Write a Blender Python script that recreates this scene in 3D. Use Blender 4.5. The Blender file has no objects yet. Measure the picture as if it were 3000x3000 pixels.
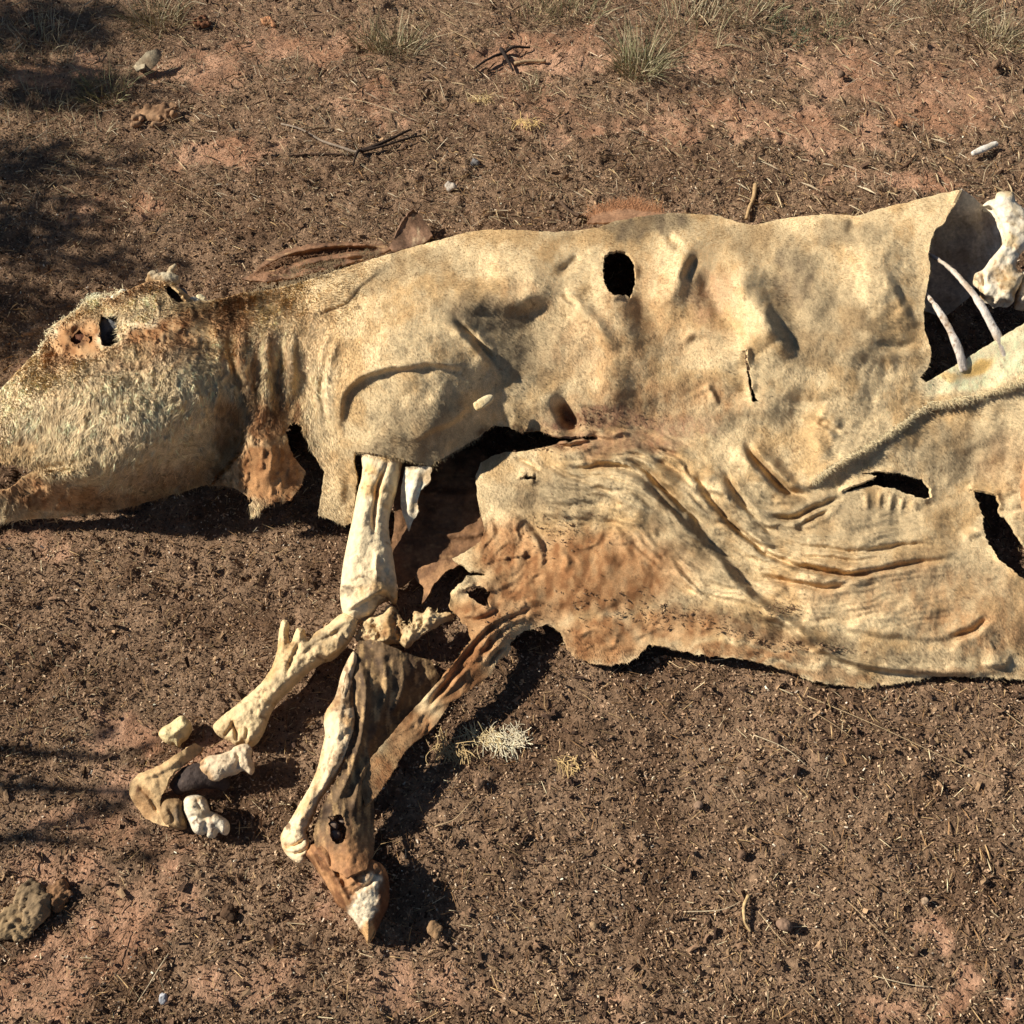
import bpy, math, random
import numpy as np
from mathutils import Vector, Matrix, geometry

# ------------------------------------------------------------------ camera, light, exposure
scene = bpy.context.scene
COL = scene.collection
rng = np.random.default_rng(7)
random.seed(7)

CAM_H, PITCH, HFOV = 1.65, math.radians(58), math.radians(52)
CAM = np.array([0.0, -CAM_H / math.tan(PITCH), CAM_H])
cd = bpy.data.cameras.new('camera')
cam = bpy.data.objects.new('camera', cd)
COL.objects.link(cam)
cam.location = CAM
cam.rotation_euler = (math.pi / 2 - PITCH, 0, 0)
cd.sensor_fit = 'HORIZONTAL'
cd.angle = HFOV
cd.clip_start, cd.clip_end = 0.05, 200
scene.camera = cam

SUN_EL = math.radians(36)
LD = np.array([1.0, -0.16])
LD = LD / np.linalg.norm(LD)                     # the way the shadows fall on the ground
LIGHT = np.array([LD[0] * math.cos(SUN_EL), LD[1] * math.cos(SUN_EL), -math.sin(SUN_EL)])
w = bpy.data.worlds.new('World')
scene.world = w
w.use_nodes = True
nt = w.node_tree
bg = nt.nodes['Background']
sk = nt.nodes.new('ShaderNodeTexSky')
sk.sky_type = 'NISHITA'
sk.sun_disc = False
sk.altitude = 1500
sk.air_density = .8
sk.dust_density = .4
sk.sun_elevation = SUN_EL
sk.sun_rotation = math.atan2(-LD[0], -LD[1])
nt.links.new(sk.outputs[0], bg.inputs[0])
bg.inputs[1].default_value = 0.05
sd = bpy.data.lights.new('sun', 'SUN')
sd.energy = 5.0
sd.angle = math.radians(0.5)
sd.color = (1.0, 0.955, 0.88)
sun = bpy.data.objects.new('sun', sd)
COL.objects.link(sun)
sun.rotation_euler = Vector(LIGHT).to_track_quat('-Z', 'Y').to_euler()
sun.location = (-4, 2, 5)
vs = scene.view_settings
vs.view_transform = 'Standard'
vs.look = 'None'
vs.gamma = 1
vs.use_curve_mapping = False
vs.exposure = 0.42

# ------------------------------------------------------------------ helpers: lens, noise, meshes
RES = 1932.0                                     # survey grid: 1932 units across the field of view
TT = math.tan(HFOV / 2)
FW = np.array([0, math.cos(PITCH), -math.sin(PITCH)])
UP = np.array([0, math.sin(PITCH), math.cos(PITCH)])


def W(px, py, h):
    """ground survey: direction (px,py) at height h metres -> world point"""
    px, py, h = np.broadcast_arrays(np.asarray(px, float), np.asarray(py, float), np.asarray(h, float))
    u = (px / RES - .5) * 2 * TT
    v = (.5 - py / RES) * 2 * TT
    d = np.stack([u, FW[1] + v * UP[1], FW[2] + v * UP[2]], -1)
    s = (h - CAM[2]) / d[..., 2]
    return CAM + d * s[..., None]


def toP(V):
    r = V - CAM
    z = r @ FW
    u = r[:, 0] / z
    v = (r @ UP) / z
    return (u / (2 * TT) + .5) * RES, (.5 - v / (2 * TT)) * RES


def lin(r, g, b, k=1.0):
    f = lambda c: ((c / 255 + .055) / 1.055) ** 2.4 if c > 10 else c / 255 / 12.92
    return np.array([f(r), f(g), f(b)]) * k


def hsh(ix, iy, seed):
    n = (ix.astype(np.int64) * 374761393 + iy.astype(np.int64) * 668265263 + seed * 144269504) & 0xffffffff
    n = ((n ^ (n >> 13)) * 1274126177) & 0xffffffff
    n = ((n ^ (n >> 16)) * 2246822519) & 0xffffffff
    return ((n ^ (n >> 15)) & 0xffffff) / float(0xffffff)


def vn(x, y, seed=0):
    x = np.asarray(x, float)
    y = np.asarray(y, float)
    ix, iy = np.floor(x), np.floor(y)
    fx, fy = x - ix, y - iy
    fx = fx * fx * fx * (fx * (fx * 6 - 15) + 10)
    fy = fy * fy * fy * (fy * (fy * 6 - 15) + 10)
    a, b = hsh(ix, iy, seed), hsh(ix + 1, iy, seed)
    c, d = hsh(ix, iy + 1, seed), hsh(ix + 1, iy + 1, seed)
    return (a + (b - a) * fx + (c - a) * fy + (a - b - c + d) * fx * fy) * 2 - 1


def fbm(x, y, o=4, seed=0, g=.5):
    s, a, t = 0, 1, 0
    ca, sa = math.cos(.6), math.sin(.6)
    x = np.asarray(x, float)
    y = np.asarray(y, float)
    for i in range(o):
        s = s + a * vn(x, y, seed + i * 17)
        t += a
        a *= g
        x, y = (x * ca - y * sa) * 2.03 + 13.7, (x * sa + y * ca) * 2.03 + 5.1
    return s / t


def ss(a, b, x):
    t = np.clip((x - a) / (b - a), 0, 1)
    return t * t * (3 - 2 * t)


def tri_mesh(name, V, F, col=None, smooth=True):
    me = bpy.data.meshes.new(name)
    V = np.ascontiguousarray(V, np.float32)
    F = np.ascontiguousarray(F, np.int32)
    k = F.shape[1]
    me.vertices.add(len(V))
    me.vertices.foreach_set('co', V.ravel())
    me.loops.add(F.size)
    me.loops.foreach_set('vertex_index', F.ravel())
    me.polygons.add(len(F))
    me.polygons.foreach_set('loop_start', np.arange(0, F.size, k, dtype=np.int32))
    me.polygons.foreach_set('use_smooth', np.full(len(F), smooth))
    me.update(calc_edges=True)
    if col is not None:
        a = me.attributes.new('Col', 'FLOAT_COLOR', 'POINT')
        c = np.ones((len(V), 4), np.float32)
        c[:, :3] = col
        a.data.foreach_set('color', c.ravel())
    return me


def put(name, me, mat, parent=None, base=None):
    """link a mesh given in world coordinates; its origin goes to `base`"""
    o = bpy.data.objects.new(name, me)
    COL.objects.link(o)
    if mat:
        me.materials.clear()
        me.materials.append(mat)
    if base is not None:
        me.transform(Matrix.Translation(-Vector(base)))
        o.location = base
    if parent is not None:
        o.parent = parent
        o.matrix_parent_inverse = parent_inv(parent)
    return o


def parent_inv(p):
    m = Matrix.Translation(p.location)
    while p.parent is not None:
        p = p.parent
        m = Matrix.Translation(p.location) if False else m
    return m.inverted()


def tag(o, label=None, cat=None, group=None, kind=None):
    if label: o['label'] = label
    if cat: o['category'] = cat
    if group: o['group'] = group
    if kind: o['kind'] = kind
    return o


def empty(name, loc):
    o = bpy.data.objects.new(name, None)
    o.empty_display_size = .05
    COL.objects.link(o)
    o.location = loc
    return o


# ------------------------------------------------------------------ materials
def mat_col(name, rough=.9, nscale=260, var=.35, bump=.4, bdist=.002, bscale=320, spec=.25, stretch=None, sheen=0):
    m = bpy.data.materials.new(name)
    m.use_nodes = True
    n, l = m.node_tree.nodes, m.node_tree.links
    p = n['Principled BSDF']
    p.inputs['Roughness'].default_value = rough
    p.inputs['Specular IOR Level'].default_value = spec
    if sheen:
        p.inputs['Sheen Weight'].default_value = sheen
        p.inputs['Sheen Roughness'].default_value = .6
    at = n.new('ShaderNodeAttribute')
    at.attribute_name = 'Col'
    g = n.new('ShaderNodeNewGeometry')
    mp = n.new('ShaderNodeMapping')
    l.new(g.outputs['Position'], mp.inputs[0])
    if stretch: mp.inputs['Scale'].default_value = stretch
    no = n.new('ShaderNodeTexNoise')
    no.inputs['Scale'].default_value = nscale
    no.inputs['Detail'].default_value = 5
    no.inputs['Roughness'].default_value = .7
    l.new(mp.outputs[0], no.inputs['Vector'])
    mr = n.new('ShaderNodeMapRange')
    mr.inputs[1].default_value, mr.inputs[2].default_value = .3, .7
    mr.inputs[3].default_value, mr.inputs[4].default_value = 1 - var, 1 + var
    l.new(no.outputs[0], mr.inputs[0])
    mx = n.new('ShaderNodeVectorMath')
    mx.operation = 'SCALE'
    l.new(at.outputs['Color'], mx.inputs[0])
    l.new(mr.outputs[0], mx.inputs['Scale'])
    l.new(mx.outputs[0], p.inputs['Base Color'])
    nb = n.new('ShaderNodeTexNoise')
    nb.inputs['Scale'].default_value = bscale
    nb.inputs['Detail'].default_value = 6
    nb.inputs['Roughness'].default_value = .65
    l.new(mp.outputs[0], nb.inputs['Vector'])
    b = n.new('ShaderNodeBump')
    b.inputs['Strength'].default_value = bump
    b.inputs['Distance'].default_value = bdist
    l.new(nb.outputs[0], b.inputs['Height'])
    l.new(b.outputs[0], p.inputs['Normal'])
    return m


M_HIDE = mat_col('hide_fur', .95, 420, .3, .5, .002, 420, .1)
M_HAIR = mat_col('hair', .8, 400, .15, .0, .001, 200, .2)
M_SKIN = mat_col('bare_skin', .75, 130, .3, .6, .004, 110, .3)
M_BONE = mat_col('bone', .78, 90, .2, .6, .004, 160, .25)
M_SOIL = mat_col('soil', 1., 160, .4, 1., .006, 220, .05)
M_LITTER = mat_col('litter', .9, 300, .2, .2, .001, 300, .15)
M_WOOD = mat_col('dead_wood', .9, 150, .3, .5, .002, 250, .15)
M_LEAF = mat_col('foliage', .7, 60, .2, .1, .001, 100, .3)
M_STONE = mat_col('stone', .9, 120, .2, .5, .003, 150, .2)

# ------------------------------------------------------------------ helpers: heights and sheets


def tps(ctrl, reg=2.0):
    c = np.array(ctrl, float)
    X = c[:, :2] / 300.
    n = len(c)
    d2 = ((X[:, None] - X[None]) ** 2).sum(-1)
    K = .5 * d2 * np.log(d2 + 1e-12) + np.eye(n) * reg * 1e-3
    P_ = np.c_[np.ones(n), X]
    A = np.zeros((n + 3, n + 3))
    A[:n, :n], A[:n, n:], A[n:, :n] = K, P_, P_.T
    wt = np.linalg.solve(A, np.r_[c[:, 2], 0, 0, 0])

    def f(px, py):
        px, py = px / 300., py / 300.
        r = wt[n] + wt[n + 1] * px + wt[n + 2] * py
        for i in range(n):
            d = (px - X[i, 0]) ** 2 + (py - X[i, 1]) ** 2
            r = r + wt[i] * .5 * d * np.log(d + 1e-12)
        return r
    return f


def dense(poly, step, closed=True):
    p = np.array(poly, float)
    q = np.vstack([p, p[:1]]) if closed else p
    out = []
    for a, b in zip(q[:-1], q[1:]):
        n = max(1, int(np.hypot(*(b - a)) / step))
        for i in range(n): out.append(a + (b - a) * i / n)
    if not closed: out.append(q[-1])
    return np.array(out)


def smooth_poly(poly, closed=False, n=6):
    """Catmull-Rom"""
    p = np.array(poly, float)
    if closed: q = np.vstack([p[-1:], p, p[:2]])
    else: q = np.vstack([2 * p[:1] - p[1:2], p, 2 * p[-1:] - p[-2:-1]])
    out = []
    for i in range(1, len(q) - 2):
        a, b, c, d = q[i - 1], q[i], q[i + 1], q[i + 2]
        for t in np.arange(n) / n:
            out.append(.5 * (2 * b + (c - a) * t + (2 * a - 5 * b + 4 * c - d) * t ** 2 + (3 * b - a - 3 * c + d) * t ** 3))
    if not closed: out.append(p[-1])
    return np.array(out)


def pl(px, py, poly):
    """distance, signed side (+ = visually left of the heading), fraction along"""
    p = np.array(poly, float)
    L = np.r_[0, np.cumsum(np.hypot(*np.diff(p, axis=0).T))]
    best = np.full(px.shape, 1e18)
    sg = np.zeros(px.shape)
    tt = np.zeros(px.shape)
    for i in range(len(p) - 1):
        a, e = p[i], p[i + 1] - p[i]
        l2 = (e ** 2).sum() + 1e-9
        rx, ry = px - a[0], py - a[1]
        t = np.clip((rx * e[0] + ry * e[1]) / l2, 0, 1)
        dx, dy = rx - t * e[0], ry - t * e[1]
        d = dx * dx + dy * dy
        m = d < best
        best[m] = d[m]
        sg[m] = -np.sign(e[0] * ry - e[1] * rx)[m]
        tt[m] = ((L[i] + t * math.sqrt(l2)) / L[-1])[m]
    return np.sqrt(best), sg, tt


def inside(px, py, poly):
    p = np.array(poly, float)
    o = np.argsort(py, kind='stable')
    ys = py[o]
    xs = px[o]
    cnt = np.zeros(len(px), np.int32)
    q = np.roll(p, -1, 0)
    for (x0, y0), (x1, y1) in zip(p, q):
        if y0 == y1: continue
        lo, hi = (y0, y1) if y0 < y1 else (y1, y0)
        i, j = np.searchsorted(ys, lo, 'left'), np.searchsorted(ys, hi, 'left')
        if j <= i: continue
        xi = x0 + (ys[i:j] - y0) * (x1 - x0) / (y1 - y0)
        cnt[i:j] += xs[i:j] < xi
    r = np.zeros(len(px), bool)
    r[o] = (cnt % 2) == 1
    return r


def jag(poly, step, amp, seed, scale=9.):
    p = dense(poly, step)
    t = np.roll(p, -1, 0) - np.roll(p, 1, 0)
    t /= np.hypot(t[:, 0], t[:, 1])[:, None] + 1e-9
    nx = np.stack([-t[:, 1], t[:, 0]], 1)
    k = fbm(p[:, 0] / scale, p[:, 1] / scale, 3, seed) * amp
    if seed == 1: k = k * (1 + 1.6 * ((p[:, 1] > 1030) & (p[:, 0] > 840)))   # the trailing hem is torn
    return p + nx * k[:, None]


def cdt_sheet(outline, holes, step, amp=1.5, seed=1, scale=9.):
    """triangulate the inside of an outline; returns survey points, triangles"""
    loops = [jag(outline, step, amp, seed, scale)] + [jag(h, step * .6, amp * 1.7, seed + 3 + i, 6.) for i, h in enumerate(holes)]
    lo, hi = loops[0].min(0), loops[0].max(0)
    gx, gy = np.meshgrid(np.arange(lo[0], hi[0], step), np.arange(lo[1], hi[1], step * .87))
    gx = gx + (np.arange(gx.shape[0]) % 2)[:, None] * step * .5
    gx, gy = gx.ravel(), gy.ravel()
    gx = gx + rng.uniform(-.15, .15, gx.size) * step
    gy = gy + rng.uniform(-.15, .15, gy.size) * step
    ok = inside(gx, gy, loops[0])
    for h in loops[1:]: ok &= ~inside(gx, gy, h)
    gx, gy = gx[ok], gy[ok]
    # drop grid points hugging the outline
    cell = set()
    for lp in loops:
        k = np.floor(lp / (step * .9)).astype(int)
        cell.update(map(tuple, k))
    kk = np.floor(np.stack([gx, gy], 1) / (step * .9)).astype(int)
    keep = np.array([tuple(t) not in cell for t in kk])
    pts, edges = [], []
    for lp in loops:
        b = len(pts)
        pts += [Vector(q) for q in lp]
        n = len(lp)
        edges += [(b + i, b + (i + 1) % n) for i in range(n)]
    pts += [Vector((a, c)) for a, c in zip(gx[keep], gy[keep])]
    v, e, f, _, _, _ = geometry.delaunay_2d_cdt(pts, edges, [], 0, 1e-4, False)
    P = np.array([tuple(q) for q in v])
    F = np.array([t for t in f if len(t) == 3])
    c = P[F].mean(1)
    ok = inside(c[:, 0], c[:, 1], loops[0])
    for h in loops[1:]: ok &= ~inside(c[:, 0], c[:, 1], h)
    F = F[ok]
    a = P[F]
    cr = (a[:, 1, 0] - a[:, 0, 0]) * (a[:, 2, 1] - a[:, 0, 1]) - (a[:, 1, 1] - a[:, 0, 1]) * (a[:, 2, 0] - a[:, 0, 0])
    F[cr > 0] = F[cr > 0][:, ::-1]               # survey y points down: keep the upper side out
    return P, F


def vnormals(V, F):
    a, b, c = V[F[:, 0]], V[F[:, 1]], V[F[:, 2]]
    fn = np.cross(b - a, c - a)
    N = np.zeros_like(V)
    for i in range(3): np.add.at(N, F[:, i], fn)
    return N / (np.linalg.norm(N, axis=1)[:, None] + 1e-12)


def compact(V, F, *attrs):
    u, inv = np.unique(F, return_inverse=True)
    return (V[u], inv.reshape(F.shape)) + tuple(a[u] for a in attrs)


def thicken(V, F, C, N, th, under):
    """shell of thickness th; the inner side takes the colour `under`"""
    n = len(V)
    V2 = V - N * th
    e = np.vstack([F[:, [0, 1]], F[:, [1, 2]], F[:, [2, 0]]])
    key = np.sort(e, 1)
    _, idx, cnt = np.unique(key, axis=0, return_index=True, return_counts=True)
    b = e[idx[cnt == 1]]
    u, inv = np.unique(b, return_inverse=True)
    b = inv.reshape(b.shape) + 2 * n
    m = len(u)
    rim = np.vstack([np.stack([b[:, 1], b[:, 0], b[:, 0] + m], 1), np.stack([b[:, 1], b[:, 0] + m, b[:, 1] + m], 1)])
    return np.vstack([V, V2, V[u], V2[u]]), np.vstack([F, F[:, ::-1] + n, rim]), np.vstack([C, np.broadcast_to(under, C.shape), C[u], C[u] * .8])


def blobs(px, py, lst, seed=5, warp=10, ws=30.):
    """soft patches: (x, y, rx, ry, weight[, angle])"""
    wx = px + fbm(px / ws, py / ws, 3, seed) * warp
    wy = py + fbm(px / ws, py / ws, 3, seed + 50) * warp
    m = np.zeros(px.shape)
    for b in lst:
        x, y, rx, ry, k = b[:5]
        a = math.radians(b[5]) if len(b) > 5 else 0
        dx, dy = wx - x, wy - y
        u = (dx * math.cos(a) + dy * math.sin(a)) / rx
        v = (-dx * math.sin(a) + dy * math.cos(a)) / ry
        m = np.maximum(m, k * (1 - ss(.55, 1.2, np.sqrt(u * u + v * v))))
    return m


def mix(a, b, m):
    return a * (1 - m[:, None]) + b * m[:, None]


# ------------------------------------------------------------------ ground
RED = [(100, 130, 110, 40, .8), (420, 285, 130, 28, .9, -12), (600, 85, 140, 30, .8), (380, 130, 120, 40, .7), (1030, 90, 160, 50, .8), (1250, 240, 90, 40, .7), (980, 200, 120, 45, .5),
       (1500, 235, 200, 50, .9, 10), (1750, 335, 100, 26, 1.1), (1800, 190, 160, 70, .8), (1600, 330, 60, 20, .6), (1620, 130, 200, 70, .6),
       (1350, 110, 110, 40, .6), (1765, 1765, 55, 25, 1.1, 50), (1815, 1870, 80, 28, 1.1, -50), (1900, 1915, 60, 22, 1., -50), (1690, 1910, 80, 30, .8),
       (180, 1790, 190, 70, .8, -35), (70, 1860, 130, 70, .8), (370, 1440, 100, 55, 1.), (280, 1490, 130, 50, .7), (180, 1560, 140, 35, .6), (450, 1860, 130, 60, .55), (800, 1860, 170, 60, .55),
       (640, 1700, 120, 50, .35), (80, 1010, 120, 40, .4), (180, 400, 130, 30, .5), (1080, 250, 60, 30, .6), (700, 200, 140, 40, .4), (330, 1600, 90, 50, .5), (1180, 1900, 110, 40, .4),
       (60, 680, 60, 25, .5), (240, 1380, 90, 45, .9), (120, 1640, 150, 50, .7), (300, 1700, 110, 60, .5), (1880, 400, 60, 25, .7)]


def ground_h(x, y):
    near = np.exp(-((x / 4) ** 2 + ((y - .6) / 4) ** 2))
    h = fbm(x * 2.2, y * 2.2, 3, 3) * .016
    h = h + (fbm(x * 14, y * 14, 3, 9) * .007 + fbm(x * 55, y * 55, 3, 21, .6) * .0045) * near
    cl = fbm(x * 26, y * 26, 3, 41)
    h = h + ss(.25, .6, cl) * .007 * near
    return h - .006


def red_mask(px, py):
    m = blobs(px, py, RED, 71, 38, 55.)
    n = fbm(px / 40, py / 40, 4, 77)
    return np.clip(m * 1.1 - .12 + n * .55 * (m > .02) + ss(.3, .6, n) * .25, 0, 1)


def axis(lo, hi, step, far):
    a = np.arange(lo, hi + 1e-6, step)
    g, s, x = [], step, hi
    while x < far:
        s *= 1.18
        x += s
        g.append(x)
    k, s, x = [], step, lo
    while x > -far:
        s *= 1.18
        x -= s
        k.append(x)
    return np.r_[k[::-1], a, g]


ax, ay = axis(-1.75, 1.75, .0052, 60), axis(-.85, 2.25, .0052, 60)
GX, GY = np.meshgrid(ax, ay)
gx, gy = GX.ravel(), GY.ravel()
gz = ground_h(gx, gy)
GV = np.stack([gx, gy, gz], 1)
ni, nj = len(ay), len(ax)
ii = (np.arange(ni - 1)[:, None] * nj + np.arange(nj - 1)[None]).ravel()
GF = np.stack([ii, ii + 1, ii + nj + 1, ii + nj], 1)
fr = (np.abs(gx) < 2.2) & (np.abs(gy - .7) < 2)
rm = np.zeros(len(gx))
gpx, gpy = toP(np.where(fr[:, None], GV * [1, 1, 0], 0))
rm[fr] = red_mask(gpx[fr], gpy[fr])
rm[~fr] = ss(-.1, .4, fbm(gx[~fr] * .8, gy[~fr] * .8, 3, 6)) * .7
n1 = fbm(gx * 9, gy * 9, 4, 31)
n2 = fbm(gx * 90, gy * 90, 3, 33)
brown = mix(np.tile(lin(146, 118, 92), (len(gx), 1)), lin(112, 87, 66), ss(-.3, .5, n1))
brown = brown * (1 + n2 * .45)[:, None]
red = mix(np.tile(lin(196, 153, 121), (len(gx), 1)), lin(168, 125, 95), ss(-.4, .5, n1 + n2 * .4))
far_ = ss(.55, 1.5, gy)
brown = mix(brown, lin(160, 128, 102), far_ * .55 * ss(-.5, .4, n1 + n2 * .5))
gc = mix(brown, red, ss(.05, .9, rm + n2 * .25 * (rm > .03)))
ground = put('ground', tri_mesh('ground', GV, GF, np.clip(gc, .01, 1)), M_SOIL)
tag(ground, kind='structure')

# ------------------------------------------------------------------ litter lying on the soil (nobody could count it)


def chips(name, n, lmin, lmax, wmin, wmax, pal, wts, tilt, label, seed, lift=.001, rk=.25, curl=.0, y1=1990, x0=-60, x1=1990):
    r = np.random.default_rng(seed)
    px = r.uniform(x0, x1, n * 2)
    py = -70 + (y1 + 70) * r.uniform(0, 1, n * 2) ** (1 if y1 > 1000 else 1.4)
    # even per square metre of ground rather than per unit of view
    Q = W(px, py, 0)
    sl = np.linalg.norm(Q - CAM, axis=1)
    keep = r.uniform(0, 1, n * 2) < np.clip((sl / 2.6) ** 2, .25, 1)
    m = red_mask(px, py)
    keep &= r.uniform(0, 1, n * 2) > m * (1 - rk)
    px, py = px[keep][:n], py[keep][:n]
    Q = W(px, py, 0)
    n = len(Q)
    Q[:, 2] = ground_h(Q[:, 0], Q[:, 1]) + lift
    a = r.uniform(0, 2 * math.pi, n)
    L = lmin + (lmax - lmin) * r.uniform(0, 1, n) ** 2.2
    B = r.uniform(wmin, wmax, n)
    tl = r.normal(0, tilt, n)
    rl = r.normal(0, tilt * 1.3, n)
    ux = np.stack([np.cos(a) * np.cos(tl), np.sin(a) * np.cos(tl), np.sin(tl)], 1)
    vy = np.stack([-np.sin(a) * np.cos(rl), np.cos(a) * np.cos(rl), np.sin(rl)], 1)
    Q[:, 2] += np.abs(np.sin(tl)) * L * .35
    k = r.uniform(.5, 1.1, (4, n))
    c = [Q + ux * (L * s * k[i])[:, None] * .5 + vy * (B * t * k[3 - i])[:, None] * .5 for i, (s, t) in enumerate([(-1, -1), (1, -.8), (1, .8), (-1, 1)])]
    mid = Q + np.array([0, 0, 1.]) * (curl * L * r.uniform(-.3, 1, n))[:, None]
    V = np.stack(c + [mid], 1).reshape(-1, 3)
    b = np.arange(n)[:, None, None] * 5
    F = (b + np.array([[0, 1, 4], [1, 2, 4], [2, 3, 4], [3, 0, 4]])[None]).reshape(-1, 3)
    pal = np.array(pal)
    ci = r.choice(len(pal), n, p=np.array(wts) / sum(wts))
    C = pal[ci] * r.uniform(.6, 1.35, n)[:, None]
    o = put(name, tri_mesh(name, V, F, np.repeat(np.clip(C, .01, .9), 5, 0), False), M_LITTER)
    return tag(o, label, 'litter', kind='stuff')


PAL = [lin(118, 92, 71), lin(150, 120, 93), lin(180, 148, 116), lin(206, 176, 140), lin(70, 52, 40), lin(228, 208, 180)]
chips('dung_crumbs', 215000, .002, .0085, .0015, .0042, PAL, [6, 7, 4, 1.6, 4, .4], .55, 'fine brown crumbs of dry dung and bark strewn over the soil', 11, .002, .22, .35)
chips('straw_bits', 26000, .006, .032, .0007, .0016, [lin(150, 115, 78), lin(190, 158, 112), lin(110, 82, 58), lin(222, 200, 158)], [5, 4, 5, 1], .28, 'short broken straw bits scattered all over the ground', 12, .004, .35, .15)

chips('dung_crumbs', 14000, .003, .011, .002, .006, PAL, [6, 7, 4, 1.6, 4, .4], .55, 'brown crumbs strewn over the soil beyond the left edge', 15, .002, .4, .35, 1990, -420, -60)
chips('dung_crumbs', 14000, .003, .011, .002, .006, PAL, [6, 7, 4, 1.6, 4, .4], .55, 'brown crumbs strewn over the soil beyond the right edge', 16, .002, .4, .35, 1990, 1990, 2350)
chips('bark_flakes', 4200, .006, .024, .004, .011, [lin(92, 70, 54), lin(130, 102, 78), lin(166, 134, 100), lin(74, 56, 44)], [4, 4, 2, 3], .5, 'larger curled bark and dung flakes scattered over the soil', 13, .004, .4, .5)
chips('grass_litter', 9000, .015, .06, .0007, .0015, [lin(190, 168, 130), lin(160, 138, 106), lin(210, 192, 160), lin(120, 100, 78)], [4, 4, 2, 3], .2, 'dry grass litter strewn over the far part of the ground', 14, .006, .7, .1, 430)

# ------------------------------------------------------------------ the carcass: outline and height survey (cm)
OUT = [(-70, 830), (-60, 775), (-30, 748), (0, 735), (33, 700), (60, 672), (77, 660), (88, 635), (97, 615), (120, 600), (140, 588), (160, 572), (178, 562), (195, 562), (217, 561),
       (233, 551), (255, 541), (277, 531), (300, 528), (325, 535), (345, 555), (367, 568), (400, 566), (430, 560), (455, 553), (483, 550), (510, 546), (533, 541), (580, 529), (647, 506),
       (713, 486), (780, 466), (847, 448), (880, 438), (927, 433), (980, 434), (1047, 438), (1080, 436), (1130, 429), (1159, 418), (1205, 409), (1259, 402), (1310, 403), (1359, 408), (1395, 420),
       (1419, 425), (1460, 416), (1507, 408), (1559, 404), (1600, 406), (1622, 407), (1659, 394), (1719, 380), (1779, 364), (1815, 358), (1803, 382), (1788, 405), (1782, 420), (1765, 432), (1756, 452),
       (1751, 480), (1755, 500), (1752, 530), (1745, 560), (1743, 600), (1745, 622), (1752, 642), (1758, 665), (1752, 692), (1736, 712), (1749, 722), (1780, 702), (1815, 682), (1870, 647), (1932, 610),
       (2020, 560), (2020, 1285), (1932, 1281), (1850, 1278), (1767, 1276), (1702, 1289), (1637, 1297), (1580, 1292), (1528, 1284), (1500, 1270), (1476, 1262), (1420, 1245), (1360, 1240), (1303, 1232),
       (1260, 1222), (1225, 1215), (1205, 1236), (1182, 1250), (1151, 1255), (1120, 1252), (1085, 1242), (1070, 1225), (1058, 1195), (1035, 1178), (998, 1186), (975, 1200), (963, 1215), (960, 1236),
       (936, 1250), (926, 1275), (885, 1300), (850, 1325), (822, 1368), (765, 1416), (736, 1464), (712, 1500), (690, 1520), (680, 1490), (700, 1430), (760, 1360), (815, 1300), (864, 1243), (888, 1206), (882, 1180), (858, 1156), (848, 1140), (852, 1116),
       (882, 1086), (915, 1085), (868, 1066), (852, 1053), (880, 1041), (905, 1023), (916, 1000), (908, 975), (900, 933), (897, 899), (907, 873), (930, 860), (955, 853), (1000, 850),
       (1050, 838), (1125, 827), (1120, 823), (1050, 824), (1015, 812), (985, 816), (960, 806), (933, 803), (913, 815), (907, 823), (873, 843), (833, 866), (813, 879), (767, 869), (730, 859), (687, 854), (668, 852),
       (667, 872), (673, 902), (668, 950), (667, 985), (650, 992), (630, 982), (600, 972), (606, 934), (612, 890), (588, 851), (572, 815), (567, 800), (556, 793), (547, 800), (540, 815), (545, 840), (553, 861),
       (577, 891), (567, 918), (547, 944), (520, 948), (500, 951), (490, 965), (477, 972), (470, 955), (477, 944), (450, 925), (433, 916), (410, 916), (392, 914), (350, 927), (300, 941), (233, 960), (167, 972),
       (100, 977), (0, 985), (-70, 990)]
HOLES = [
    [(1141, 482), (1150, 474), (1165, 473), (1180, 474), (1190, 484), (1198, 500), (1200, 520), (1197, 545), (1190, 563), (1180, 556), (1160, 559), (1147, 549), (1139, 530), (1138, 505)],
    [(984, 900), (990, 896), (1000, 897), (1012, 899), (1011, 906), (1000, 904), (990, 905)],
    [(1590, 925), (1610, 915), (1640, 906), (1655, 898), (1625, 893), (1660, 888), (1695, 892), (1720, 899), (1742, 905), (1756, 920), (1757, 938), (1745, 943), (1722, 935), (1702, 930), (1690, 922), (1660, 917), (1630, 918), (1605, 926)],
    [(1834, 922), (1850, 925), (1880, 932), (1888, 950), (1884, 962), (1905, 990), (1935, 1030), (1985, 1070), (1980, 1100), (1932, 1093), (1910, 1075), (1885, 1055), (1862, 1020), (1853, 990), (1855, 975), (1845, 950)],
    [(1404, 662), (1409, 660), (1412, 680), (1416, 710), (1424, 750), (1434, 757), (1420, 758), (1412, 730), (1407, 690)],
    [(876, 1112), (890, 1104), (912, 1106), (926, 1116), (920, 1130), (926, 1145), (905, 1140), (885, 1126)],
    [(-48, 900), (-30, 882), (0, 873), (40, 876), (70, 886), (42, 900), (28, 914), (5, 926), (-40, 928)],
    [(189, 592), (205, 599), (222, 590), (221, 620), (224, 645), (205, 655), (192, 650), (187, 620)],
    [(139, 630), (150, 622), (158, 632), (152, 648), (140, 650), (134, 641)],
    [(168, 636), (175, 632), (175, 645), (168, 648)],
    [(308, 540), (318, 534), (340, 552), (350, 568), (333, 573), (318, 560)],
]
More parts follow.
